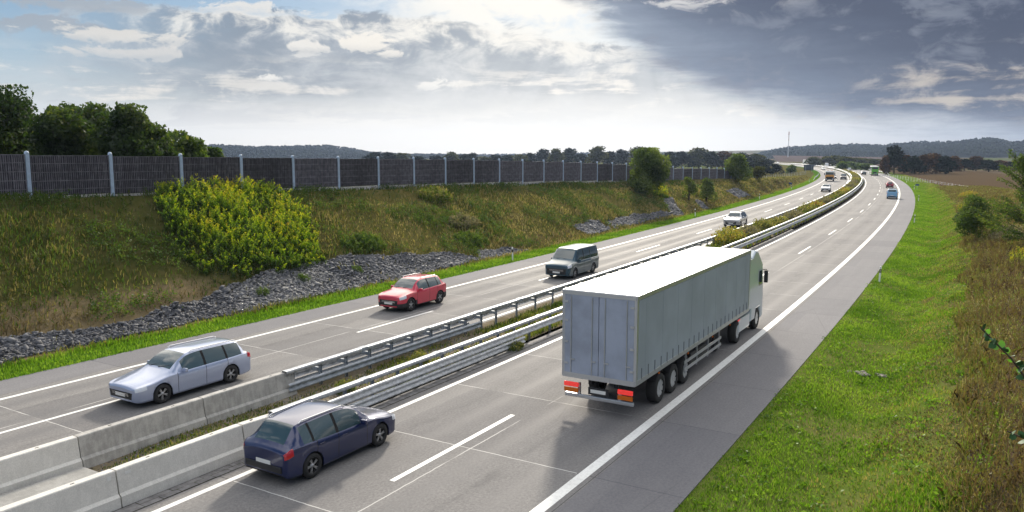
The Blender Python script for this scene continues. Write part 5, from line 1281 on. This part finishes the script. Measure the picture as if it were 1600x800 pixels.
# silver-lilac estate coming towards the viewer
car('estate_car', 'silver lilac estate car coming closer behind the far row of barriers', 17.05, -24.0, True, hatch_spec(4.70, 1.82, 1.46, cowl=1.30, top=2.08, roof_end=.55, hood=.72, rake=.22), PA['lilac'], 1.82, (.93, 3.70), windows=[(1.72, 2.60), (2.68, 3.52), (3.60, 4.22)], ws=(1.38, 2.06), rw=(4.18, 4.52), doors=(1.52, 2.64, 3.56), rails=(2.2, 4.2))
car('crossover', 'red crossover with roof rails on the far carriageway', 33.6, -26.55, True, hatch_spec(4.15, 1.80, 1.58, cowl=1.10, top=1.82, belt=1.0, hood=.88, roof_end=.62, tail_z=1.06, cl=.24), PA['red'], 1.80, (.82, 3.42), ra=.40, r=.345, windows=[(1.52, 2.38), (2.46, 3.22), (3.28, 3.58)], ws=(1.18, 1.80), rw=(3.60, 3.98), doors=(1.34, 2.42, 3.16), clad=4, rails=(1.95, 3.5))
def van_spec(L, W, H, cowl=.85, top=1.62, belt=1.10, hood=.98, cl=.22):
    w = W / 2
    return [(0, cl + .05, w * .70, hood * .86, w * .74, hood * .88, w * .62), (.05, cl + .02, w * .84, hood * .93, w * .86, hood * .95, w * .70), (.22, cl, w * .95, hood * .985, w * .955, hood * 1.02, w * .78), (.5, cl, w * .975, hood * 1.05, w * .975, hood * 1.10, w * .82), (cowl, cl, w * .98, belt * .985, w * .98, belt + .10, w * .84),
            ((cowl + top) / 2, cl, w * .98, belt, w * .98, belt * .42 + H * .58, w * .82), (top, cl, w * .98, belt + .01, w * .985, H - .05, w * .79), (top + .4, cl, w * .98, belt + .015, w * .985, H, w * .785), (L - .6, cl, w * .98, belt + .02, w * .98, H - .01, w * .785), (L - .2, cl + .01, w * .96, belt + .02, w * .97, H - .06, w * .78), (L - .07, cl + .03, w * .93, belt, w * .94, H - .25, w * .78), (L, cl + .1, w * .85, belt - .05, w * .88, belt + .10, w * .76)]
car('minivan', 'dark slate-blue minivan on the far carriageway behind the red crossover', 48.4, -24.0, True, van_spec(4.9, 1.92, 1.93), PA['slate'], 1.92, (.95, 3.90), ra=.40, r=.345, windows=[(1.42, 2.28), (2.36, 3.36), (3.44, 4.60)], ws=(.93, 1.60), rw=(4.70, 4.88), doors=(1.25, 2.32, 3.40), cat='van', tail=.16)
suv = lambda **k: hatch_spec(4.6, 1.88, 1.66, cowl=1.25, top=1.98, belt=1.06, hood=.95, roof_end=.60, tail_z=1.10, cl=.26)
car('suv', 'silver sport utility car coming round the bend beside the median shrubs', 91.5, -23.3, True, suv(), PA['silver'], 1.88, (.92, 3.72), ra=.42, r=.365, windows=[(1.66, 2.56), (2.64, 3.46), (3.52, 4.0)], ws=(1.33, 1.96), rw=(4.05, 4.42), doors=(1.48, 2.60, 3.50), clad=3)
car('suv', 'white sport utility car with dark bumper, farther off than the silver one', 187.5, -23.2, True, suv(), PA['white'], 1.88, (.92, 3.72), ra=.42, r=.365, windows=[(1.66, 2.56), (2.64, 3.46), (3.52, 4.0)], ws=(1.33, 1.96), rw=(4.05, 4.42), doors=(1.48, 2.60), clad=4, lod=True)
r_ = car('panel_van', 'light blue van with dark rear windows ahead on the near lane of the bend', 163.8, -9.7, False, van_spec(4.3, 1.82, 1.80), PA['sky'], 1.82, (.85, 3.45), ra=.38, r=.33, windows=[(1.35, 2.2), (2.3, 3.2), (3.3, 4.05)], ws=(.93, 1.60), rw=(4.08, 4.29), doors=(1.2, 2.25), clad=4, cat='van', tail=.14, lod=True)
rb = car('small_car', 'red small car carrying two bicycles on its back, ahead of the blue van', 215.6, -10.5, False, hatch_spec(4.0, 1.74, 1.50), PA['red'], 1.74, (.8, 3.25), windows=[(1.55, 2.35), (2.43, 3.2)], ws=(1.26, 1.93), rw=(3.42, 3.84), doors=(1.42, 2.4), lod=True, clad=4)
def bicycle(label, y, mir, s0=215.6):
    root = empty('bicycle', P(s0, -10.5, 0.012) + np.array([0, 0, 0]), heading(s0), label, 'bicycle', 'bicycles on the red car')
    root.location = tuple(P(s0 - 2.3 - y, -10.5 + mir * .1, .55)); q = MB(); 
    for x in (-.52, .52):
        w = MB(); n = 20
        for k in range(n):
            a, b = 2 * math.pi * k / n, 2 * math.pi * (k + 1) / n; w.tube((x + .33 * math.cos(a), 0, .35 + .33 * math.sin(a)), (x + .33 * math.cos(b), 0, .35 + .33 * math.sin(b)), .022, n=5, cap=False)
        for k in range(8):
            a = 2 * math.pi * k / 8; w.tube((x, 0, .35), (x + .32 * math.cos(a), 0, .35 + .32 * math.sin(a)), .004, n=3, cap=False)
        w.build('wheel', M['rubber'], root)
    for a, b in (((-.52, .35), (-.12, .35)), ((-.12, .35), (-.28, .85)), ((-.52, .35), (-.28, .85)), ((-.12, .35), (.36, .80)), ((-.26, .78), (.38, .85)), ((.36, .95), (.52, .35))): q.tube((mir * a[0], 0, a[1]), (mir * b[0], 0, b[1]), .02, n=6)
    q.build('frame', M['black_plastic'], root); q = MB(); q.box((mir * -.30, 0, .93), (.24, .12, .05), 0, .02); q.build('saddle', M['rubber'], root)
    q = MB(); q.tube((mir * .36, -.28, 1.0), (mir * .36, .28, 1.0), .015, n=6); q.build('handlebar', M['rubber'], root)
bicycle('front one of the two bicycles on the back of the red small car', 0.02, 1); bicycle('outer one of the two bicycles on the back of the red small car', .28, -1)
car('hatchback', 'black car far ahead beside the green coach', 346.5, -14.5, False, hatch_spec(4.2, 1.78, 1.45), PA['black'], 1.78, (.86, 3.4), windows=[(1.62, 2.50), (2.58, 3.36)], ws=(1.26, 1.93), rw=(3.70, 4.05), lod=True)
bv = car('minivan', 'black van coming round the bend beside the orange lorry', 279.5, -22.6, True, van_spec(4.7, 1.9, 1.95), PA['black'], 1.9, (.95, 3.8), ra=.40, r=.345, windows=[(1.42, 2.28), (2.36, 3.36)], ws=(.93, 1.60), rw=(4.5, 4.68), lod=True, cat='van')
car('hatchback', 'small dark car half hidden behind the orange lorry', 287, -25.6, True, hatch_spec(4.2, 1.78, 1.45), PA['black'], 1.78, (.86, 3.4), windows=[(1.62, 2.50), (2.58, 3.36)], ws=(1.26, 1.93), rw=(3.70, 4.05), lod=True)

# the articulated lorry
M['curtain'] = mat('curtain_grey', (.33, .375, .43), .5, noise=.10, nscale=.6)
M['strap_grey'] = mat('strap_grey', (.16, .17, .19), .7)
M['roof_white'] = mat('roof_white', (.82, .82, .80), .35)
M['trailer_grey'] = mat('trailer_rear', (.31, .345, .43), .5, noise=.16, nscale=1.2)
M['frame_dark'] = mat('chassis_black', (.022, .022, .025), .6)
M['alu'] = mat('aluminium', (.55, .57, .60), .35, metal=.8)
M['cab_white'] = car_paint('cab_pale', (.50, .57, .62), .05, .35)
def truck_wheel_set(root, ys, xw, r=.50, w=.36):
    wheels(root, [(sd * xw, y) for y in ys for sd in (1, -1)], r, w, 8, 'alu', True)
def trailer():
    sR, sF = 21.6, 35.2; L = sF - sR; sm_ = (sR + sF) / 2; root = empty('articulated_lorry', P(sm_ + 1.7, -10.2, .012), heading(sm_ + 1.7), 'large articulated lorry with pale grey curtain trailer passing through the foreground', 'lorry')
    y0 = -L / 2 - 1.3; y1 = L / 2 - 1.3; W = 2.54; yc = (y0 + y1) / 2
    q = MB(); q.box((W / 2 - .012, yc, 2.56), (.02, L - .3, 2.52), 0); 
    for k in range(9):                                              # straps and folds of the curtain
        y = y0 + .8 + k * (L - 1.6) / 8; q.box((W / 2 - .003, y, 2.55), (.012, .05, 2.48), 0, .004)
    for k in range(23): q.box((W / 2 + .006, y0 + .45 + k * (L - .9) / 22, 1.46), (.014, .04, .36), 1)
    q.build('side_curtain', [M['curtain'], M['strap_grey']], root)
    q = MB(); q.box((-W / 2 + .012, yc, 2.56), (.02, L - .3, 2.52), 0); q.build('side_curtain', M['curtain'], root)
    q = MB(); q.box((0, yc, 3.955), (W - .06, L - .04, .05), 0, .015)
    for k in range(12): q.box((0, y0 + .6 + k * (L - 1.2) / 11, 3.985), (W - .14, .05, .012), 0)
    q.build('roof', M['roof_white'], root)
    q = MB()
    for sd in (1, -1): q.box((sd * (W / 2 - .02), yc, 3.90), (.06, L, .14), 0, .01); q.box((sd * (W / 2 - .02), yc, 1.24), (.06, L, .16), 0, .01)
    for y in (y0 + .06, y1 - .06):
        for sd in (1, -1): q.box((sd * (W / 2 - .05), y, 2.57), (.11, .12, 2.62), 0, .01)
    q.build('body_rail', M['alu'], root)
    q = MB(); q.box((0, y1 - .03, 2.56), (W - .1, .05, 2.6)); q.build('front_wall', M['trailer_grey'], root)
    for sd in (1, -1):
        q = MB(); q.box((sd * .595, y0 + .02, 2.57), (1.17, .05, 2.56), 0, .008); d = q.build('rear_door', M['trailer_grey'], root)
        q = MB()
        for x in (.22, .95): q.tube((sd * x, y0 - .025, 1.32), (sd * x, y0 - .025, 3.80), .017); q.box((sd * x + .06, y0 - .035, 1.75), (.16, .02, .04))
        for z in (1.6, 2.3, 3.0, 3.6): q.box((sd * 1.12, y0 - .015, z), (.12, .02, .07))
        q.build('locking_rod', M['alu'], d)
    q = MB(); q.box((0, y0 + .02, 3.89), (W - .08, .06, .12)); q.build('rear_header', M['alu'], root)
    q = MB(); q.box((0, y0 + .03, 1.22), (W - .06, .10, .16)); q.build('rear_sill', M['alu'], root)
    q = MB()
    for sd in (1, -1): q.box((sd * .45, yc, 1.02), (.14, L - .8, .30))
    for k in range(10): q.box((0, y0 + .7 + k * (L - 1.4) / 9, 1.10), (2.3, .08, .10))
    q.build('chassis', M['frame_dark'], root)
    q = MB(); q.box((0, y0 + .08, .55), (2.36, .10, .12), 0, .02)
    for sd in (1, -1): q.box((sd * .7, y0 + .12, .75), (.08, .08, .42))
    q.build('underrun_bar', M['alu'], root)
    MB().box((0, y0 + .015, .78), (.52, .02, .11), 0, .004).build('number_plate', M['plate'], root)
    MB().box((0, y0 + .04, .78), (.70, .03, .24), 0, .006).build('plate_holder', M['frame_dark'], root)
    for sd in (1, -1):
        q = MB(); q.box((sd * .93, y0 - .01, .92), (.50, .07, .15), 0, .02); q.build('tail_light', M['red_lit'], root)
        q = MB(); q.box((sd * .93, y0 - .015, .74), (.50, .03, .14), 0, .01); q.build('amber_reflector', M['orange_lamp'], root)
        q = MB()
        for z in (.55, .82): q.box((sd * (W / 2 - .03), y0 + 7.0, z), (.035, 4.6, .11), 0, .01)
        for y in (4.9, 6.2, 7.6, 9.1): q.box((sd * (W / 2 - .06), y0 + y, .80), (.05, .06, .80))
        q.build('side_guard', M['alu'], root)
        q = MB()
        for y in (y0 + 2.0, y0 + 5.0, y0 + 8.0, y0 + 10.5): q.box((sd * (W / 2 + .005), y, 1.11), (.02, .10, .05))
        q.build('side_marker', M['orange_lamp'], root)
        q = MB()
        for y in (y0 + 2.35, y0 + 3.66, y0 + 4.97): q.lathe([(-.2, .58), (.2, .58)], 20, 0, 'X', (sd * 1.02, y, .5))
        me = q.build('mudguard', M['frame_dark'], root)
        for f in list(me.data.polygons): pass
        bm = bmesh.new(); bm.from_mesh(me.data); bmesh.ops.delete(bm, geom=[f for f in bm.faces if f.calc_center_median().z < .78], context='FACES'); bm.to_mesh(me.data); bm.free()
    truck_wheel_set(root, [y0 + 2.35, y0 + 3.66, y0 + 4.97], 1.04)
    for sd in (1, -1): MB().box((sd * .75, y0 + 9.9, .62), (.12, .12, 1.0)).box((sd * .75, y0 + 9.9, .10), (.3, .3, .04)).build('landing_leg', M['frame_dark'], root)
    for sd in (1, -1):
        q = MB(); q.box((sd * 1.0, y0 + 6.4, .72), (.45, 1.9, .52), 0, .03); q.build('pallet_box', M['frame_dark'], root)
    # tractor
    yb = y1 + .55; cabL = 2.25
    q = MB(); 
    for sd in (1, -1): q.box((sd * .42, y1 - 1.2, .82), (.12, 6.0, .26))
    q.box((0, y1 - 1.0, 1.05), (1.0, 1.0, .12)); q.build('tractor_frame', M['frame_dark'], root)
    c = MB(); w = 1.24; F_ = yb + cabL
    prof = [(yb, .55), (yb, 3.55), (yb + .55, 3.82), (yb + 1.05, 3.72), (F_ - .25, 3.05), (F_ - .08, 2.0), (F_, 1.5), (F_ + .02, .45), (yb + 1.9, .40), (yb + 1.7, 1.0), (yb + .9, 1.0), (yb + .75, .55)]
    n = len(prof); V = [(w, y, z) for y, z in prof] + [(-w, y, z) for y, z in prof]
    bm = bmesh.new(); vs = [bm.verts.new(v) for v in V]; bm.faces.new(vs[:n]); bm.faces.new(vs[n:][::-1])
    for i in range(n): bm.faces.new([vs[i], vs[(i + 1) % n], vs[n + (i + 1) % n], vs[n + i]])
    bmesh.ops.recalc_face_normals(bm, faces=bm.faces); bmesh.ops.bevel(bm, geom=[e for e in bm.edges if abs(e.verts[0].co.x - e.verts[1].co.x) < .01], offset=.09, segments=3, profile=.5, affect='EDGES')
    bm.verts.index_update(); c.poly([v.co[:] for v in bm.verts], [[v.index for v in f.verts] for f in bm.faces], 0); bm.free(); c.build('cab', M['cab_white'], root)
    q = MB(); q.poly([(-1.05, F_ - .225, 2.98), (1.05, F_ - .225, 2.98), (1.12, F_ - .06, 2.02), (-1.12, F_ - .06, 2.02)], [[0, 1, 2, 3]]); q.build('windscreen', M['glass'], root)
    for sd in (1, -1):
        q = MB(); q.poly([(sd * 1.246, F_ - .95, 2.75), (sd * 1.246, F_ - .42, 2.75), (sd * 1.246, F_ - .24, 2.02), (sd * 1.246, F_ - .98, 2.05)], [[0, 1, 2, 3]]); q.build('side_window', M['glass'], root)
        q = MB(); q.box((sd * 1.38, F_ - .18, 2.42), (.18, .10, .60), 0, .03); q.tube((sd * 1.2, F_ - .2, 2.75), (sd * 1.42, F_ - .2, 2.75), .02); q.build('mirror', M['frame_dark'], root)
        q = MB(); q.box((sd * 1.235, yb - .25, 2.35), (.03, .70, 2.3), 0, .01); q.build('side_fairing', M['cab_white'], root)
        q = MB(); q.box((sd * 1.16, y1 - .55, .72), (.12, 1.9, .60), 0, .03); q.build('side_skirt', M['cab_white'], root)
        q = MB(); q.box((sd * 1.236, y1 - 1.55, 1.02), (.02, .32, .06), 0); q.build('side_marker', M['red_lit'], root)
        q = MB(); q.box((sd * .95, F_ + .02, .80), (.45, .06, .20), 0, .02); q.build('headlight', M['lamp_glass'], root)
    q = MB(); q.box((0, F_ + .01, 1.35), (1.5, .04, .7), 0, .01); q.build('grille', M['black_plastic'], root)
    truck_wheel_set(root, [y1 - 1.55, yb + 1.3], 1.04)
trailer()

def orange_lorry():
    s, o = 262.0, -26.25; root = empty('lorry', P(s, o, .012), heading(s) + math.pi, 'lorry with orange cab front and white top coming round the bend', 'lorry')
    paint = car_paint('orange_paint', (.62, .26, .02), .0, .35); W = 2.5; F_ = 3.6
    q = MB(); q.box((0, F_ - 1.0, 1.50), (W, 2.0, 1.0), 0, .08); q.box((0, F_ - .98, .72), (W, 1.9, .5), 1, .05); q.build('cab', [paint, M['black_plastic']], root)
    q = MB(); q.box((0, F_ - 1.05, 2.45), (W - .02, 1.9, .95), 0, .10); q.box((0, F_ - 1.2, 3.05), (W - .2, 1.5, .36), 0, .12); q.build('cab_top', M['roof_white'], root)
    q = MB(); q.box((0, F_ - .085, 2.38), (W - .2, .03, .88), 0, .01); q.build('windscreen', M['glass'], root)
    for sd in (1, -1):
        q = MB(); q.box((sd * (W / 2 - .005), F_ - .75, 2.38), (.02, .8, .72)); q.build('side_window', M['glass'], root)
        q = MB(); q.box((sd * (W / 2 + .2), F_ - .1, 2.3), (.22, .12, .75), 0, .03); q.build('mirror', M['frame_dark'], root)
        q = MB(); q.box((sd * .92, F_ + .01, .72), (.42, .06, .26), 0, .02); q.build('headlight', M['lamp_glass'], root)
        q = MB(); q.box((sd * .55, F_ - .9, 3.30), (.3, .3, .16), 0, .03); q.build('beacon', M['orange_lamp'], root)
    q = MB(); q.box((0, F_ + .01, 1.18), (W - .5, .04, .5), 0, .01); q.build('grille', M['black_plastic'], root)
    q = MB(); q.box((0, F_ + .03, .55), (.52, .015, .11)); q.build('number_plate', M['plate'], root)
    q = MB(); q.box((0, -1.0, 2.05), (W - .05, 5.0, 2.1), 0, .04); q.build('load_body', M['roof_white'], root)
    q = MB(); q.box((0, -.5, .85), (1.0, 6.5, .3)); q.build('chassis', M['frame_dark'], root)
    truck_wheel_set(root, [F_ - 1.3, -2.2], 1.02)
orange_lorry()
def coach():
    s, o = 341.5, -11.1; root = empty('coach', P(s, o, .012), heading(s), 'bright green coach with white roof seen from behind at the far bend', 'bus')
    green = car_paint('green_paint', (.10, .40, .03), .0, .35); L, W = 12.0, 2.52; yR = -L / 2
    q = MB(); q.box((0, 0, 1.15), (W, L, 1.6), 0, .10); q.build('body', green, root)
    q = MB(); q.box((0, .05, 2.6), (W - .03, L - .1, 1.4), 0, .12); q.build('window_band', M['glass'], root)
    q = MB(); q.box((0, 0, 3.42), (W, L, .40), 0, .14); q.box((0, 2.0, 3.66), (1.6, 2.4, .18), 0, .06); q.build('roof', M['roof_white'], root)
    q = MB(); q.box((0, yR - .01, 2.05), (W - .35, .04, .75), 0, .01)
    for sd in (1, -1): q.box((sd * 1.12, yR - .01, 2.5), (.24, .05, 1.75), 0, .02)
    q.build('rear_panel', green, root)
    q = MB(); q.box((0, yR - .005, 2.92), (W - .55, .05, .72), 0, .02); q.build('rear_window', M['glass'], root)
    for sd in (1, -1):
        q = MB(); q.box((sd * 1.14, yR - .02, 1.15), (.16, .05, .65), 0, .02); q.build('tail_light', M['red_lamp'], root)
        q = MB(); q.box((sd * (W / 2 + .002), 0, 1.75), (.02, L - .3, .16)); q.build('side_stripe', M['roof_white'], root)
        q = MB(); q.box((sd * (W / 2 + .18), L / 2 - .1, 2.6), (.2, .15, .6), 0, .04); q.build('mirror', M['frame_dark'], root)
    q = MB(); q.box((0, yR - .02, .52), (W - .1, .08, .26), 0, .03); q.build('bumper', M['black_plastic'], root)
    q = MB(); q.box((0, yR - .03, 1.15), (1.3, .03, .55), 0, .01)
    for k in range(6): q.box((0, yR - .05, .95 + k * .08), (1.25, .02, .025))
    q.build('engine_grille', M['black_plastic'], root)
    q = MB(); q.box((0, yR - .06, .68), (.52, .015, .11)); q.build('number_plate', M['plate'], root)
    truck_wheel_set(root, [yR + 2.6, yR + 3.9, yR + 9.2], 1.03)
coach()
# far traffic, a few pixels each: bodies shared from the built cars
far_src = {}
def far_car(label, s, o, rev, kind):
    if kind not in far_src:
        sp, pt, wd = (hatch_spec(4.3, 1.8, 1.5), PA['white'], [(1.62, 3.6)]) if kind == 'car' else (van_spec(5.6, 2.05, 2.5, hood=1.2, belt=1.45), PA['white'], [(1.42, 2.3)])
        far_src[kind] = car('distant_' + ('car' if kind == 'car' else 'van'), label, s, o, rev, sp, pt, 1.8 if kind == 'car' else 2.05, (.86, 3.46) if kind == 'car' else (1.0, 4.3), windows=wd, ws=(1.26, 1.93) if kind == 'car' else (.93, 1.6), lod=True, group='distant white traffic', cat='car' if kind == 'car' else 'van'); return
    c = copy_tree(far_src[kind]); c.location = tuple(P(s, o, .012)); c.rotation_euler = (0, 0, heading(s) + (math.pi if rev else 0)); tag(c, label)
far_car('tiny white car on the far carriageway just above the dark sign board', 452, -26, True, 'car')
far_car('white car far off, the next one behind the tiny car above the sign board', 560, -26, True, 'car')
far_car('white car far off below the little tree on the meadow edge', 750, -22.6, True, 'car')
far_car('most distant white car, near where the road vanishes on the left', 900, -26, True, 'car')
far_car('white van far off on the near carriageway beyond the median, above the sign board', 560, -14.5, False, 'van')
far_car('small white car on the near carriageway in front of the light bushes', 440, -14.6, False, 'car')
def far_truck():
    s, o = 690, -10.3; root = empty('distant_lorry', P(s, o, .012), heading(s), 'distant white box lorry below the brown field and the mast', 'lorry')
    q = MB(); q.box((0, -1.5, 2.5), (2.5, 8.0, 2.7), 0, .04); q.build('box_body', M['roof_white'], root); q = MB(); q.box((0, 3.7, 1.9), (2.45, 2.0, 2.6), 0, .15); q.build('cab', M['cab_white'], root); q = MB(); q.box((0, 0, .95), (1.2, 9, .35)); q.build('chassis', M['frame_dark'], root)
    truck_wheel_set(root, [3.6, -3.4], 1.02)
far_truck()

# ------------------------------------------------------------------ air between the viewer and the far ridges
def haze():
    mb = MB(); mb.box((0, 1050, 35), (4200, 2400, 76)); m = bpy.data.materials.new('haze'); m.use_nodes = True; nt = m.node_tree; nt.nodes.clear()
    out = nt.nodes.new('ShaderNodeOutputMaterial'); v = nt.nodes.new('ShaderNodeVolumePrincipled'); v.inputs['Color'].default_value = (.50, .65, .94, 1); v.inputs['Density'].default_value = HAZE; v.inputs['Anisotropy'].default_value = .6
    nt.links.new(v.outputs[0], out.inputs['Volume']); o = mb.build('haze', m); o['kind'] = 'stuff'
HAZE = .00008
if HAZE: haze()
